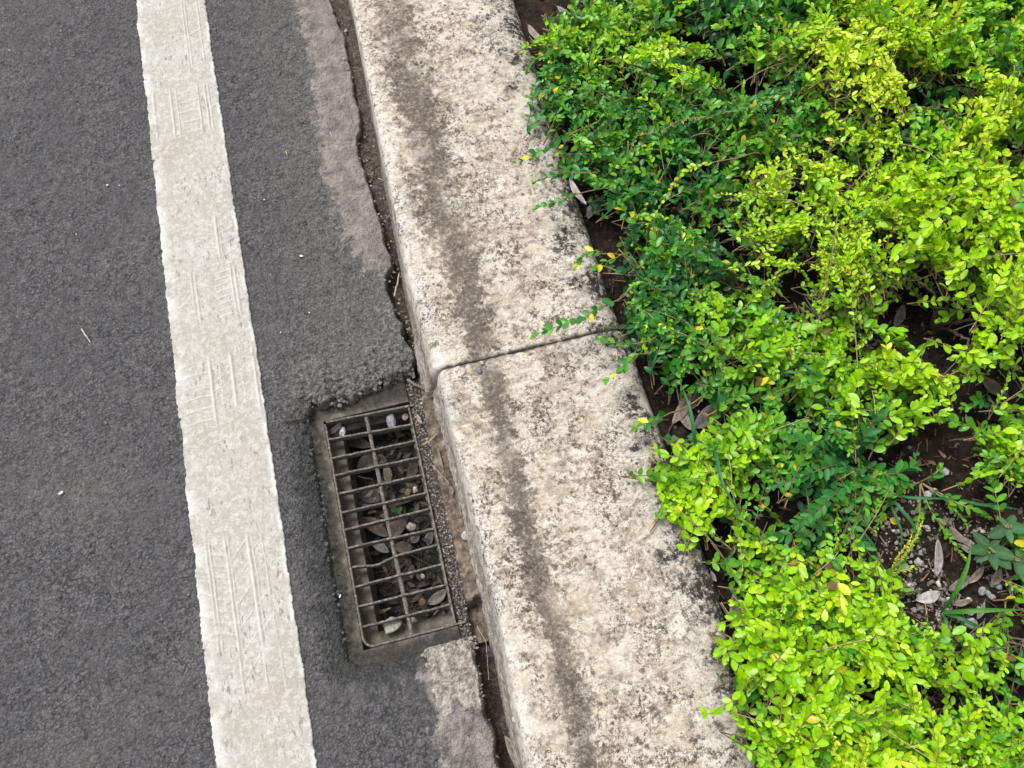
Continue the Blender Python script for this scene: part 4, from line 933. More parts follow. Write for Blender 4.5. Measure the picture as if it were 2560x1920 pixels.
class Leaves:
    """collects leaves, then builds 8-vertex folded blades in one go"""
    def __init__(s): s.P = []; s.D = []; s.N = []; s.L = []; s.W = []; s.C = []
    def add(s, P, D, N, L, W, C): s.P.append(P); s.D.append(D); s.N.append(N); s.L.append(L); s.W.append(W); s.C.append(C)
    def build(s, name, mat, parent, off, r):
        P, D, N = (np.array(q, float) for q in (s.P, s.D, s.N)); L, W = np.array(s.L)[:, None], np.array(s.W)[:, None]; C = np.array(s.C)
        n = len(P); D /= np.linalg.norm(D, axis=1)[:, None]; S = np.cross(N, D); S /= np.linalg.norm(S, axis=1)[:, None] + 1e-9; U = np.cross(D, S)
        fold = r.uniform(.1, .55, (n, 1)); cv = r.uniform(-.05, .3, (n, 1)); V = np.zeros((n, 11, 3)); c = np.zeros((n, 11, 3))
        def pt(t, w, lift): return P + D * L * t + S * W * w + U * (np.abs(w) * W * fold - cv * L * (t ** 2) + lift * L)
        spec = [(0., 0.), (.28, -.40), (.24, 0.), (.28, .40), (.56, -.5), (.54, 0.), (.56, .5), (.85, -.34), (.85, 0.), (.85, .34), (1., 0.)]
        for k, (t, w_) in enumerate(spec):
            V[:, k] = pt(t, w_, 0); c[:, k] = C * (1.1 if w_ == 0 else .97)
        i = np.arange(n)[:, None] * 11
        q = np.concatenate([i + np.array([a]) for a in ((1, 2, 5, 4), (2, 3, 6, 5), (4, 5, 8, 7), (5, 6, 9, 8))]); t = np.concatenate([i + np.array([a]) for a in ((0, 2, 1), (0, 3, 2), (7, 8, 10), (8, 9, 10))])
        return mesh(name, V.reshape(-1, 3) - off, [q, t], mat, parent, True, cols={'tint': c.reshape(-1, 3)})

def bez(a, b, c, n): t = np.linspace(0, 1, n)[:, None]; return a * (1 - t) ** 2 + 2 * b * t * (1 - t) + c * t ** 2

def leafy_twig(LV, TW, path, tint, size, r, start=.2, gap=.0128, tw_rad=.0009, jit=.1, tcol=None, flat=.5, yellow=.025, asp=.55, spread=1.):
    path = np.asarray(path, float); seg = np.linalg.norm(np.diff(path, axis=0), axis=1); s = np.r_[0, np.cumsum(seg)]; Lt = s[-1]
    c = tcol if tcol is not None else np.array([.2, .14, .07]) * r.uniform(.6, 1.5)
    V, F = tube(path, np.linspace(tw_rad * 1.3, tw_rad * .5, len(path)), 5); TW.add(V, F, c)
    d = Lt * start + r.uniform(0, gap); k = 0; ph = r.uniform(0, 6.28)
    while d < Lt:
        f = d / Lt; p = np.array([np.interp(d, s, path[:, q]) for q in range(3)]); p2 = np.array([np.interp(min(d + .004, Lt), s, path[:, q]) for q in range(3)]); p1 = np.array([np.interp(max(d - .004, 0), s, path[:, q]) for q in range(3)])
        T = p2 - p1; T /= np.linalg.norm(T) + 1e-9
        side = np.cross([0, 0, 1.], T); side /= np.linalg.norm(side) + 1e-9; up = np.cross(T, side)
        ang = (0 if r.random() < flat else math.pi / 2) + r.normal(0, .35)
        S2 = side * math.cos(ang) + up * math.sin(ang)
        sz = size * (.55 + .55 * math.sin(math.pi * min(1, .25 + .62 * f))) * r.uniform(.8, 1.15) * (1 if f < .9 else .8)
        for sg in (-1, 1):
            if r.random() < .06: continue
            D = S2 * sg * (.85 - .3 * f) * spread + T * (.5 + .5 * f) + np.array([0, 0, .12]) + r.normal(0, .16, 3)
            N = np.array([0, 0, 1.]) + r.normal(0, .28, 3) + S2 * sg * (-.25)
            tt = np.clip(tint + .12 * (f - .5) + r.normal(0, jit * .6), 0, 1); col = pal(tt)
            if r.random() < .006: col = np.array([.2, .12, .05])
            if r.random() < yellow: col = np.array([.6, .53, .02])
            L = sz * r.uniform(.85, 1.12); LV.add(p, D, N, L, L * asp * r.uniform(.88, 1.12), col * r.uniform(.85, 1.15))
        d += gap * (1.15 - .45 * f) * r.uniform(.8, 1.25) * (size / .017) ** .6; k += 1
    # end leaves
    T = path[-1] - path[-2]; T /= np.linalg.norm(T) + 1e-9
    for _ in range(2):
        L = size * r.uniform(.45, .75); LV.add(path[-1], T + r.normal(0, .35, 3), np.array([0, 0, 1.]) + r.normal(0, .3, 3), L, L * .5, pal(np.clip(tint + .1, 0, 1)))

ROOTS = [  # photo point of the stem base, label
    ((1560, 60), 'green and lime privet shrub at the top left of the bed by the kerb'),
    ((1620, 360), 'dark green small leaved privet shrub beside the upper kerb stone'),
    ((1880, 110), 'privet shrub with larger dark bluish green leaves at the top middle of the bed'),
    ((2170, 190), 'bright yellow tipped privet shrub, upper centre of the bed'),
    ((2450, 110), 'olive lime privet shrub with blurry tall shoots at the top right corner'),
    ((1880, 380), 'green privet shrub between the dark kerbside shrub and the yellow tipped one'),
    ((2480, 400), 'yellow lime privet shrub with long shoots at the right photo edge'),
    ((2120, 540), 'privet shrub crowded with tiny pale lime leaves in the middle of the bed'),
    ((1720, 640), 'dark green privet shrub reaching over the kerb joint'),
    ((1780, 880), 'mid green privet shrub beside the kerb just below the joint'),
    ((2330, 820), 'lime privet shrub around the dark gap with the strap shaped blade'),
    ((2080, 920), 'mixed green and lime privet shrub above the dark weed sprays'),
    ((1800, 1240), 'lime privet shrub hugging the kerb level with the drain grate'),
    ((2540, 1130), 'lime privet shrub at the right photo edge above the broad leaved weed'),
    ((2080, 1690), 'large bright lime privet shrub filling the bottom right corner'),
    ((2050, 1440), 'low lime privet shrub just above the large front one')]
# explicit shoots seen over the kerb: photo points base -> tip, heights, tint, leaf size, shrub index
SPRIGS = [([(1560, 735), (1530, 752), (1440, 805), (1338, 838)], (.15, .175, .17, .15), .27, .0155, 8, .2),
          ([(1640, 850), (1570, 862), (1530, 858), (1500, 848)], (.15, .17, .17, .15), .3, .0155, 9, .35),
          ([(1640, 880), (1590, 888), (1550, 925), (1520, 948)], (.14, .17, .16, .145), .3, .0165, 9, .35),
          ([(1480, 310), (1420, 340), (1365, 370), (1292, 408)], (.16, .17, .16, .15), .22, .0165, 1, .3),
          ([(1500, 430), (1440, 432), (1390, 440), (1342, 452)], (.15, .17, .165, .15), .26, .0165, 1, .3),
          ([(1490, 475), (1440, 485), (1390, 505), (1345, 520)], (.15, .165, .16, .15), .28, .016, 1, .3),
          ([(1570, 645), (1510, 630), (1470, 630), (1440, 668)], (.15, .16, .155, .145), .3, .0155, 8, .35),
          ([(1570, 640), (1540, 645), (1510, 655), (1490, 672)], (.15, .155, .15, .145), .3, .0155, 8, .3),
          ([(1700, 1030), (1650, 1040), (1620, 1055), (1592, 1068)], (.12, .15, .15, .14), .3, .017, 9, .4),
          ([(1420, 90), (1380, 125), (1340, 150), (1318, 175)], (.16, .17, .16, .15), .3, .016, 0, .3),
          ([(1420, 215), (1385, 222), (1350, 228), (1325, 242)], (.15, .16, .155, .14), .3, .016, 1, .3),
          ([(1740, 1160), (1710, 1150), (1680, 1140), (1642, 1125)], (.13, .16, .16, .15), .64, .021, 12, .3),
          ([(1930, 1650), (1880, 1700), (1830, 1760), (1768, 1785)], (.15, .18, .17, .15), .7, .0225, 14, .15),
          ([(1900, 1560), (1860, 1590), (1830, 1610), (1798, 1628)], (.12, .16, .15, .14), .62, .021, 14, .3),
          ([(1900, 1540), (1860, 1545), (1835, 1550), (1808, 1560)], (.11, .13, .13, .12), .63, .02, 14, .45),
          ([(2300, 1650), (2360, 1600), (2400, 1580), (2440, 1610)], (.15, .19, .18, .15), .6, .0225, 14, .1),
          ([(2350, 1720), (2420, 1690), (2460, 1690), (2490, 1700)], (.15, .18, .17, .14), .6, .0225, 14, .1),
          ([(1640, 330), (1720, 300), (1850, 280), (1960, 250)], (.2, .28, .3, .29), .2, .017, 1, .4),
          ([(1900, 380), (1800, 400), (1700, 430), (1620, 560)], (.24, .27, .26, .2), .78, .011, 5, .35),
          ([(2000, 460), (1930, 480), (1860, 490), (1790, 488)], (.24, .26, .26, .25), .86, .0095, 5, .3),
          ([(2160, 180), (2180, 240), (2200, 300), (2185, 340)], (.3, .35, .33, .28), .88, .013, 3, .2),
          ([(2130, 100), (2170, 100), (2200, 70), (2240, 90)], (.3, .34, .34, .33), .86, .017, 3, .1),
          ([(2420, 430), (2360, 520), (2310, 580), (2240, 640)], (.28, .34, .34, .32), .72, .024, 6, .45),
          ([(2500, 560), (2450, 620), (2420, 660), (2380, 690)], (.25, .33, .34, .32), .72, .026, 6, .5),
          ([(2540, 150), (2520, 220), (2490, 300), (2470, 360)], (.33, .37, .36, .33), .82, .019, 6, .2)]

def build_shrubs():
    r = np.random.default_rng(2024)
    roots = [at(p[0], p[1], .06) for p, _ in ROOTS]
    tw = [[] for _ in ROOTS]
    # tips over the whole bed (continues past the frame)
    area = [(x, y) for x, y in zip(r.uniform(.30, 2.35, 36000), r.uniform(-.75, 2.25, 36000))]
    cnt = 0
    for X, Y in area:
        px, py = pix(np.array([X, Y, .15])); px, py = float(px), float(py)
        if px > 3250 or py > 2250 or py < -250: continue
        if px > 2800 and r.random() < .35: continue
        h = look(HGT, px, py)
        lim = np.interp(py, _ly, _lx) + 14 * (vn(py / 45., 3.3, 5) - .5)
        if px < lim: continue
        dn = look(DENS, px, py)
        if px > 2620: dn = max(dn, .6)
        gp_ = 1.
        for gx, gy, rx, ry in GAPS:
            q = ((px - gx) / rx) ** 2 + ((py - gy) / ry) ** 2
            if q < 1.3: gp_ = min(gp_, .02 + .5 * max(0, q - .6))
        clump = .12 + 1.15 * float(ss(.3, .6, fbm(X, Y, 7, 3, 161)))
        if r.random() > dn * gp_ * clump * .80: continue
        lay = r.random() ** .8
        if lay < .4 and r.random() < .45: continue
        z = .06 + (h - .05) * (.18 + .82 * lay ** .75) + .03 * (float(fbm(X, Y, 6, 2, 162)) - .5)
        if lay > .86 and r.random() < .45: z += r.uniform(.015, .06)
        if X < .42: z = max(z, .142 + .01 * r.random())
        k = int(np.argmin([np.hypot(X - q[0], Y - q[1]) + .0 for q in roots]))
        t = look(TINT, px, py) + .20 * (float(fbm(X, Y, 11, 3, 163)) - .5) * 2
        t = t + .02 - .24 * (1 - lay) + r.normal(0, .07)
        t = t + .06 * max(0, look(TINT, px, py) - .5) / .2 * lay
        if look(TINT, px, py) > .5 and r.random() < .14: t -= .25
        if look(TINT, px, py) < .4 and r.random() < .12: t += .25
        s = look(SIZE, px, py) * (1 if r.random() > .2 else r.uniform(.5, .75)) * r.uniform(.88, 1.12)
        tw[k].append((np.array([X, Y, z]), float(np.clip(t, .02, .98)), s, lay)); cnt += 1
    # bright yellow lime sprays lying on top of the cover
    for gx, gy, rx, ry, tt, ss_, nn in [(2150, 115, 95, 70, .9, .0165, 46), (2210, 230, 55, 55, .95, .013, 26), (2495, 255, 45, 90, .9, .016, 30), (1630, 145, 75, 35, .8, .018, 16), (2000, 420, 110, 40, .84, .013, 24), (2120, 560, 140, 65, .82, .012, 60),
                                        (2050, 640, 80, 45, .82, .0115, 26), (2300, 470, 45, 90, .8, .021, 24), (2350, 600, 55, 50, .78, .023, 16), (2510, 640, 60, 90, .8, .018, 24), (2470, 470, 55, 70, .8, .018, 18), (2280, 60, 60, 60, .78, .016, 18),
                                        (2200, 380, 90, 60, .76, .015, 16), (1410, 110, 60, 55, .66, .017, 12), (2050, 60, 40, 40, .7, .016, 6), (2200, 900, 110, 60, .72, .019, 10), (2480, 860, 60, 60, .7, .018, 12), (2370, 1000, 70, 60, .7, .019, 8), (1720, 1230, 70, 90, .72, .019, 22), (2080, 1640, 230, 170, .7, .0195, 22)]:
        for _ in range(nn):
            a, q = r.uniform(0, 6.28), math.sqrt(r.random()); px, py = gx + rx * q * math.cos(a), gy + ry * q * math.sin(a); h = look(HGT, px, py) + r.uniform(.0, .035)
            X, Y, _z = at(px, py, h); k = int(np.argmin([np.hypot(X - q_[0], Y - q_[1]) for q_ in roots]))
            tw[k].append((np.array([X, Y, h]), float(np.clip(tt + r.normal(0, .05), .05, .98)), ss_ * r.uniform(.8, 1.15), 1.))
    nl = 0
    for k, (rp, lab) in enumerate(ROOTS):
        R0 = roots[k].copy(); R0[2] = float(SOIL(R0[0], R0[1])) - .01
        root = empty('privet_shrub' if k == 0 else 'privet_shrub.%03d' % k, (R0[0], R0[1], R0[2]))
        tag(root, lab, 'shrub', 'privet shrubs in the planting bed')
        LV, TW = Leaves(), Geo(); T = tw[k]
        tips = np.array([t[0] for t in T]) if T else np.zeros((0, 3))
        # main limbs to sector means
        limbs = []
        if len(T):
            ang = np.arctan2(tips[:, 1] - R0[1], tips[:, 0] - R0[0]); dist = np.hypot(tips[:, 1] - R0[1], tips[:, 0] - R0[0])
            ns = 9
            for s_ in range(ns):
                m = (np.floor((ang + np.pi) / (2 * np.pi) * ns) % ns) == s_
                if m.sum() < 3: continue
                far = dist[m].max() * .8; a = ang[m].mean(); zz = tips[m][:, 2].mean()
                e = R0 + np.array([math.cos(a) * far, math.sin(a) * far, 0]); e[2] = zz - .03
                mid = R0 * .55 + e * .45; mid[2] = max(zz, R0[2] + .04) + .01; mid += r.normal(0, .015, 3) * [1, 1, .3]
                L_ = bez(R0, mid, e, 16); L_[1:] += r.normal(0, .0025, (15, 3)); limbs.append(L_)
                V, F = tube(L_, np.linspace(.0042, .0016, 16), 6); TW.add(V, F, np.array([.15, .115, .085]) * r.uniform(.7, 1.3))
        allp = np.concatenate(limbs) if limbs else R0[None]
        for tip, t, s, lay in T:
            d = np.linalg.norm(allp - tip, axis=1) + r.uniform(0, .05, len(allp)) + .6 * np.maximum(allp[:, 2] - tip[2] + .01, 0); b = allp[int(np.argmin(d))]
            # keep the leafy part about 6 to 11 cm
            v = tip - b; Ld = np.linalg.norm(v)
            a0 = r.uniform(-.9, .9); vh = np.array([v[0] * math.cos(a0) - v[1] * math.sin(a0), v[0] * math.sin(a0) + v[1] * math.cos(a0), 0])
            want = r.uniform(.075, .15)
            if Ld < want:
                u = vh / (np.linalg.norm(vh) + 1e-6); base2 = tip - u * want * .9; base2[2] = min(b[2] + .01, tip[2] - .02) if tip[2] > .1 else tip[2] - .01
                path = bez(base2, (base2 + tip) / 2 + [0, 0, .018], tip, 9); st = .12
                V, F = tube(bez(b, (b + base2) / 2 - [0, 0, .004], base2, 5), .0011, 4); TW.add(V, F, (.13, .1, .07))
            else:
                path = bez(b, b * .45 + tip * .55 + np.array([0, 0, .03 + .02 * r.random()]) + r.normal(0, .012, 3), tip, 11); st = max(.12, 1 - want / Ld)
            path[-3:, 2] += np.array([.0, .002, .005]) * r.uniform(-1, 1.6)
            if tip[0] < .43: path[:, 2] = np.where(path[:, 0] < .40, np.maximum(path[:, 2], .135), path[:, 2])
            leafy_twig(LV, TW, path, t, s, r, st, yellow=.02 if t < .5 else .008)
        for pts, zs, t, s, kk, st in SPRIGS:
            if kk != k: continue
            P = np.array([at(a[0], a[1], z + (.012 if kk != 6 else 0) + .02 * ii / 3 * (zs[0] < .16)) for ii, (a, z) in enumerate(zip(pts, zs))])
            b = allp[int(np.argmin(np.linalg.norm(allp - P[0], axis=1)))]
            Q = np.concatenate([b[None], P]); tt = np.linspace(0, len(Q) - 1, 22)
            i0 = np.clip(tt.astype(int), 0, len(Q) - 2); fr = (tt - i0)[:, None]
            path = Q[i0] * (1 - fr) + Q[i0 + 1] * fr
            path[1:-1] += r.normal(0, .004, (20, 3)) * [1, 1, .7]
            for _ in range(2): path[1:-1] = (path[:-2] + path[1:-1] * 2 + path[2:]) / 4
            f0 = np.linalg.norm(P[0] - b) / (np.linalg.norm(np.diff(Q, axis=0), axis=1).sum() + 1e-9)
            s *= 1.35 if kk in (0, 1, 8, 9) and zs[0] < .18 else 1.
            leafy_twig(LV, TW, path, t, s, r, f0 + (1 - f0) * st, gap=.0165, tw_rad=.0013, tcol=np.array([.24, .17, .09]), yellow=.09 if t < .5 else .01, flat=.4, jit=.09)
        # a few bare straw coloured shoots
        for _ in range(7):
            if len(T) < 5: break
            tip, t, s, lay = T[r.integers(len(T))]; b = allp[r.integers(len(allp))]
            if np.linalg.norm(tip - b) > .4: continue
            e = tip + np.array([0, 0, .03]); pth = bez(b, (b + e) / 2 + np.array([0, 0, .05]), e, 12)
            V, F = tube(pth, np.linspace(.0013, .0007, 12), 5); TW.add(V, F, np.array([.3, .23, .13]) * r.uniform(.8, 1.2))
        LV.build('foliage', M_LEAF, root, R0, r)
        g = TW; vv = np.concatenate(g.V) - R0
        mesh('branches', vv, [np.concatenate(f) for f in g.F.values()], M_TWIG, root, True, cols={'tint': np.concatenate(g.C)})
        nl += len(LV.P)
    print('twigs', cnt, 'leaves', nl)
build_shrubs()

# ------------------------------------------------------------------ weeds, grass, clover
def curve3(pts, zs, n=18):
    P = np.array([at(a[0], a[1], z) for a, z in zip(pts, zs)]); tt = np.linspace(0, len(P) - 1, n); i0 = np.clip(tt.astype(int), 0, len(P) - 2); f = (tt - i0)[:, None]
    Q = P[i0] * (1 - f) + P[i0 + 1] * f
    for _ in range(3): Q[1:-1] = (Q[:-2] + 2 * Q[1:-1] + Q[2:]) / 4
    return Q

def spray_weed():
    r = np.random.default_rng(77); b = at(2130, 1165, .065); b[2] = float(SOIL(b[0], b[1])) - .005
    root = empty('leafy_weed', b); tag(root, 'dark green weed with flat sprays of paired oval leaves, below the middle of the bed', 'weed')
    LV, TW = Leaves(), Geo()
    stems = [([(2130, 1165), (2080, 1162), (2010, 1190), (1930, 1218)], (.06, .17, .19, .18)), ([(2130, 1165), (2090, 1235), (2030, 1285), (1975, 1318)], (.06, .16, .18, .17)),
             ([(2130, 1165), (2150, 1110), (2190, 1040), (2215, 1005)], (.06, .16, .2, .21)), ([(2130, 1165), (2060, 1120), (2010, 1100), (1968, 1092)], (.06, .16, .19, .19)),
             ([(2130, 1165), (2155, 1200), (2160, 1240), (2165, 1270)], (.06, .13, .15, .14)), ([(2090, 1235), (2045, 1310), (2010, 1350), (1998, 1378)], (.1, .13, .13, .12)),
             ([(2130, 1165), (2110, 1290), (2150, 1350), (2190, 1410)], (.06, .11, .12, .11)), ([(2130, 1165), (2060, 1250), (1990, 1335), (1920, 1345)], (.06, .12, .125, .12)),
             ([(2130, 1165), (2080, 1300), (2060, 1335), (2030, 1400)], (.06, .1, .11, .1)), ([(2130, 1165), (2220, 1190), (2280, 1170), (2290, 1140)], (.06, .13, .14, .13)),
             ([(2130, 1165), (2180, 1170), (2240, 1200), (2270, 1210)], (.06, .12, .13, .12))]
    for k, (p, z) in enumerate(stems):
        Q = curve3(p, z); leafy_twig(LV, TW, Q, [.2, .2, .17, .19, .33, .2, .2, .18, .2, .24, .3][k], .0225, r, .16, gap=.0145, tw_rad=.0013, tcol=np.array([.14, .1, .06]), flat=1., yellow=0, asp=.52, spread=1.25, jit=.05)
    LV.build('leaves', M_WEED, root, b, r)
    mesh('stems', np.concatenate(TW.V) - b, [np.concatenate(f) for f in TW.F.values()], M_TWIG, root, True, cols={'tint': np.concatenate(TW.C)})
spray_weed()

def creeping():
    r = np.random.default_rng(78); b = at(2300, 1205, .06); b[2] = float(SOIL(b[0], b[1]))
    root = empty('creeping_weed', b); tag(root, 'light green creeping weed with small leaf clusters trailing over the open soil', 'weed')
    LV, TW = Leaves(), Geo()
    for p, z, t, s in [([(2300, 1205), (2320, 1265), (2355, 1320), (2410, 1395)], (.065, .085, .08, .075), .38, .012), ([(2300, 1205), (2350, 1240), (2390, 1275), (2415, 1312)], (.065, .09, .09, .08), .4, .012),
                       ([(2300, 1205), (2300, 1290), (2280, 1360), (2240, 1440)], (.065, .1, .1, .08), .42, .012), ([(2300, 1205), (2400, 1262), (2440, 1275), (2468, 1295)], (.065, .1, .1, .09), .42, .018),
                       ([(2300, 1205), (2240, 1230), (2215, 1260), (2185, 1330)], (.065, .1, .095, .08), .4, .013), ([(2300, 1205), (2330, 1190), (2345, 1178), (2350, 1170)], (.065, .1, .11, .11), .36, .022)]:
        leafy_twig(LV, TW, curve3(p, z), t, s, r, .2, gap=.012, tw_rad=.0013, tcol=np.array([.3, .24, .13]), flat=.4, yellow=.02)
    # bare yellowish twig sprays
    for p, z in [([(2225, 1435), (2260, 1390), (2290, 1345), (2305, 1305)], (.07, .11, .14, .15)), ([(2225, 1435), (2250, 1385), (2270, 1360), (2278, 1340)], (.07, .11, .13, .13)), ([(2225, 1435), (2270, 1425), (2280, 1418), (2285, 1415)], (.07, .1, .1, .09))]:
        leafy_twig(LV, TW, curve3(p, z), .95, .0055, r, .1, gap=.006, tw_rad=.0011, tcol=np.array([.42, .33, .12]), flat=.3, yellow=0)
    LV.build('leaves', M_WEED, root, b, r)
    mesh('stems', np.concatenate(TW.V) - b, [np.concatenate(f) for f in TW.F.values()], M_TWIG, root, True, cols={'tint': np.concatenate(TW.C)})
creeping()

def broad_weed():
    r = np.random.default_rng(79); b = at(2440, 1425, .06); b[2] = float(SOIL(b[0], b[1]))
    root = empty('broadleaf_weed', b); tag(root, 'broad leaved dull green weed with star shaped rosettes at the right edge of the bed', 'weed')
    G, TW = Geo(), Geo()
    def big(p, ang, L, W, tilt, col, k):
        V, F = leaf_blade(L, W, 9, .03, .22, .15, .85, k, .03); c, s = math.cos(ang), math.sin(ang)
        V = np.stack([V[:, 0] * math.cos(tilt) - V[:, 2] * math.sin(tilt), V[:, 1], V[:, 0] * math.sin(tilt) + V[:, 2] * math.cos(tilt)], -1)
        V = V @ np.array([[c, s, 0], [-s, c, 0], [0, 0, 1]]); C = np.broadcast_to(np.array(col), (len(V), 3)).copy(); C[2::5] = C[2::5] * 1.25 + .01
        G.add(V + p - b, F); G.C.append(C)
    ros = [((2474, 1374), .14, [(2.0, .040), (2.95, .041), (3.6, .033), (4.6, .036), (5.3, .05), (5.75, .046), (.4, .03)]), ((2516, 1318), .12, [(.5, .035), (3.35, .042), (4.5, .03), (5.9, .042), (1.8, .025)]),
           ((2540, 1396), .1, [(.6, .034), (-.5, .038), (4.4, .038), (2.7, .025)]), ((2522, 1345), .09, [(3.6, .022), (5.2, .03), (.3, .02)])]
    for i, ((px, py), z, lv) in enumerate(ros):
        p = at(px, py, z)
        for k, (a, L) in enumerate(lv): big(p, a, L, L * .5, r.uniform(-.25, .1), np.array([.055, .15, .05]) * r.uniform(.8, 1.2), k + i * 9)
        V, F = tube(bez(b, (b + p) / 2 + [0, 0, .02], p, 8), .0018, 6); TW.add(V - b, F, (.1, .16, .05))
        FL = Geo()
        for q in range(9):
            V, F = rock(.0022, .0022, .0018, q + i * 10); FL.add(V + p - b + np.array([r.normal(0, .0028), r.normal(0, .0028), .003 + r.uniform(0, .003)]), F, np.array([.28, .24, .12]) * r.uniform(.7, 1.2))
        FL.build('flower_cluster', M_WEED, root)
    G.build('leaves', M_WEED, root); TW.build('stems', M_WEED, root)
broad_weed()

def blade(pts, zs, w, col, G, off, wid_pow=1.0):
    Q = curve3(pts, zs, 16); T = np.gradient(Q, axis=0); S = np.cross(T, [0, 0, 1.]); S /= np.linalg.norm(S, axis=1)[:, None] + 1e-9
    t = np.linspace(0, 1, 16)[:, None]; wd = w / 2 * np.clip(np.minimum(1, (1 - t) * 2.2) ** .8, .03, 1) * np.clip(.6 + t * 2, 0, 1)
    V = np.concatenate([Q - S * wd + [0, 0, w * .12], Q - S * wd * .35 - [0, 0, w * .05], Q + S * wd * .35 - [0, 0, w * .05], Q + S * wd + [0, 0, w * .12]]).reshape(4, 16, 3).transpose(1, 0, 2).reshape(-1, 3)
    C = np.broadcast_to(np.array(col), (len(V), 3)).copy(); C[1::4] *= 1.15; C[2::4] *= 1.15
    G.add(V - off, gridfaces(4, 16)); G.C.append(C)

def tuft(name, blades, label, cat='grass'):
    b = at(*blades[0][0][0], blades[0][1][0]); G = Geo()
    for pts, zs, w, col in blades: blade(pts, zs, w, col, G, b)
    tag(G.build(name, M_WEED, None, True, at_=b), label, cat)
GR = (.07, .23, .03); GD = (.03, .14, .045)
tuft('grass_tuft', [([(2352, 1532), (2385, 1490), (2418, 1420), (2429, 1355)], (.065, .12, .15, .16), .009, GR), ([(2352, 1532), (2420, 1528), (2490, 1525), (2570, 1524)], (.065, .12, .13, .11), .008, GR),
                    ([(2352, 1532), (2400, 1545), (2450, 1570), (2500, 1592)], (.065, .1, .1, .08), .007, GD), ([(2352, 1532), (2365, 1548), (2362, 1570), (2350, 1592)], (.065, .09, .09, .08), .008, (.05, .19, .03))],
     'grass tuft with four long blades spreading over the open soil')
tuft('grass_tuft', [([(2470, 1575), (2490, 1610), (2500, 1640), (2505, 1690)], (.065, .1, .1, .09), .011, GR), ([(2505, 1690), (2530, 1670), (2550, 1640), (2562, 1600)], (.065, .09, .1, .1), .010, GD), ([(2505, 1690), (2520, 1740), (2515, 1760), (2508, 1775)], (.065, .1, .1, .09), .012, GR),
                    ([(2505, 1690), (2540, 1700), (2560, 1710), (2590, 1700)], (.065, .1, .1, .09), .009, GR)], 'broad bladed grass tuft at the right photo edge beside the front shrub')
tuft('grass_tuft', [([(2205, 1215), (2260, 1245), (2330, 1245), (2400, 1250)], (.07, .13, .15, .13), .006, GD), ([(2205, 1215), (2240, 1260), (2285, 1310), (2312, 1400)], (.07, .12, .12, .08), .007, GD), ([(2205, 1215), (2235, 1280), (2255, 1330), (2252, 1375)], (.07, .1, .09, .08), .006, (.05, .16, .05)),
                    ([(2120, 1280), (2150, 1320), (2190, 1370), (2195, 1405)], (.07, .11, .1, .08), .005, GD), ([(2400, 1250), (2450, 1262), (2500, 1266), (2560, 1275)], (.13, .13, .12, .1), .006, GD)], 'thin arching grass tuft over the upper part of the open soil')
tuft('grass_tuft', [([(1735, 1150), (1738, 1100), (1725, 1020), (1700, 955)], (.06, .18, .2, .18), .0075, (.035, .17, .05))], 'single upright grass blade in front of the broad grey dead leaf')
tuft('grass_tuft', [([(1790, 1060), (1786, 1120), (1805, 1215), (1868, 1310)], (.07, .19, .21, .19), .0068, (.03, .15, .05)), ([(1790, 1060), (1795, 1020), (1797, 985), (1796, 950)], (.07, .15, .17, .17), .006, (.03, .14, .04)), ([(1790, 1060), (1810, 1030), (1830, 1005), (1842, 985)], (.07, .12, .13, .12), .007, (.08, .2, .04))],
     'long dark grass blade curving down through the lime shrub beside the kerb')
tuft('strap_leaf_plant', [([(2360, 785), (2395, 730), (2412, 640), (2390, 575)], (.065, .2, .24, .21), .0235, (.012, .085, .035)), ([(2360, 785), (2385, 760), (2400, 700), (2420, 650)], (.06, .14, .15, .15), .008, (.02, .1, .03))], 'broad dark green strap shaped blade arching in the dark gap at right', 'plant')
tuft('grass_tuft', [([(1960, 970), (2000, 905), (2030, 925), (2060, 950)], (.07, .2, .22, .2), .007, (.05, .17, .06)), ([(1960, 970), (1955, 930), (1990, 930), (2050, 938)], (.07, .19, .2, .19), .006, (.06, .18, .08))], 'thin grass blades among the shrubs in the middle of the bed')
tuft('grass_tuft', [([(1632, 950), (1630, 925), (1636, 900), (1646, 875)], (.06, .15, .18, .19), .0055, (.08, .2, .09))], 'short pale grass blade beside the kerb below the joint')

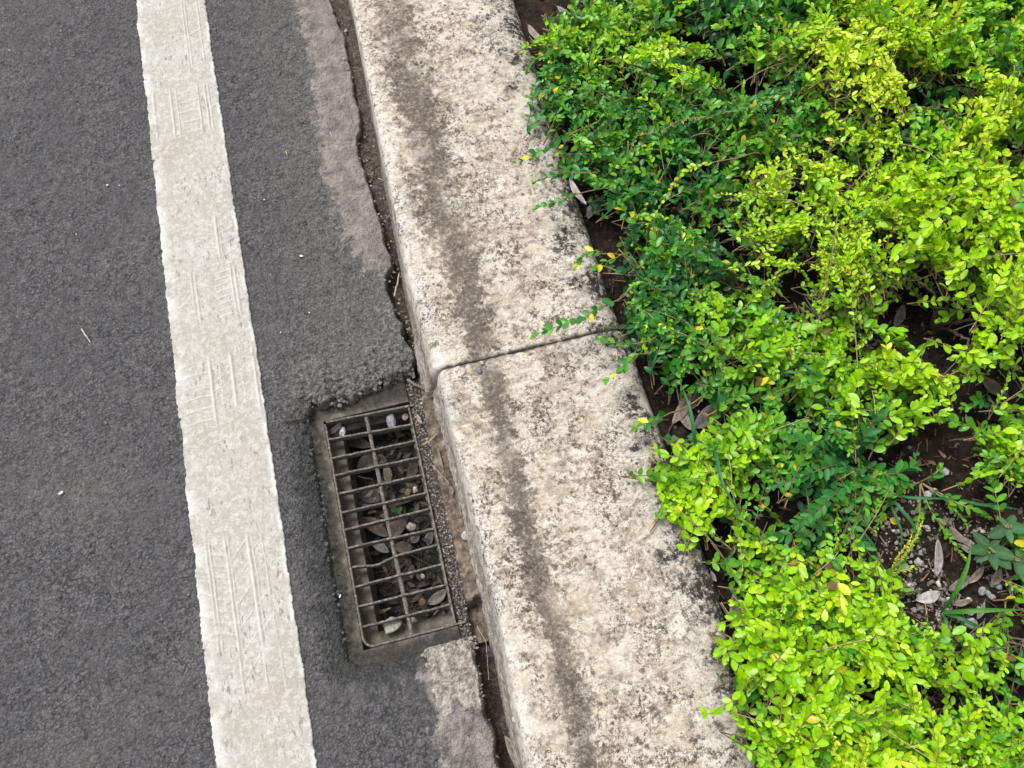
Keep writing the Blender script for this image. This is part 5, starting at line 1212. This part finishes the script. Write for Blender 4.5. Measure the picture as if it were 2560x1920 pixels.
def round_weed(name, spots, label, cat):
    b = at(spots[0][0], spots[0][1], .06); b[2] = float(SOIL(b[0], b[1])); root = empty(name, b); tag(root, label, cat)
    G, T = Geo(), Geo(); r = np.random.default_rng(int(spots[0][0]))
    for px, py, rad, z, lobes in spots:
        p = at(px, py, z) - b
        for k in range(lobes):
            a0 = 6.283 * k / lobes + r.uniform(-.2, .2); n = 13; th = np.linspace(0, 2 * np.pi, n)[:-1]
            if lobes == 1: O = np.stack([np.cos(th), np.sin(th), 0 * th], -1) * rad * (1 - .25 * np.exp(-((th - np.pi) / .35) ** 2))[:, None]; ctr = np.zeros(3)
            else:
                ctr = np.array([math.cos(a0), math.sin(a0), .1]) * rad * .62
                rr = .52 * rad * (1 - .4 * np.exp(-(th / .4) ** 2) - .4 * np.exp(-((th - 6.283) / .4) ** 2)); O = np.stack([np.cos(th + a0) * rr, np.sin(th + a0) * rr, 0 * th], -1)
            tilt = r.normal(0, .18, 2); V = np.concatenate([np.zeros((1, 3)), O * .55 - [0, 0, rad * .05], O]); V[:, 2] += V[:, 0] * tilt[0] + V[:, 1] * tilt[1]
            m = n - 1; i = np.arange(m); j = (i + 1) % m
            C = np.broadcast_to(np.array([.035, .17, .035]) * r.uniform(.85, 1.2), (len(V), 3)).copy(); C[0] *= 1.5
            G.add(V + p + ctr, [np.stack([i * 0, i + 1, j + 1], -1), np.stack([i + 1, i + 1 + m, j + 1 + m, j + 1], -1)]); G.C.append(C)
        V, F = tube(bez(np.zeros(3), p * .5 + [0, 0, .01], p, 7), .0008, 5); T.add(V, F, (.1, .2, .06))
    G.build('leaves', M_WEED, root); T.build('stems', M_WEED, root)
round_weed('round_leaf_weed', [(1812, 990, .0155, .14, 1), (1796, 1018, .0145, .12, 1), (1782, 995, .0125, .11, 1)], 'small weed with round green leaves beside the broad grey dead leaf', 'weed')
round_weed('clover', [(1676, 1098, .012, .09, 3), (1712, 1132, .015, .14, 3), (1698, 1104, .010, .08, 3), (1735, 1100, .014, .09, 3), (1684, 1112, .009, .08, 3)], 'three leaved clover by the kerb under the lime shoots', 'clover')
round_weed('clover', [(1960, 1010, .016, .1, 3), (2000, 1030, .014, .09, 3), (1930, 1040, .013, .09, 3)], 'clover patch in the shade beneath the middle green shrub', 'clover')
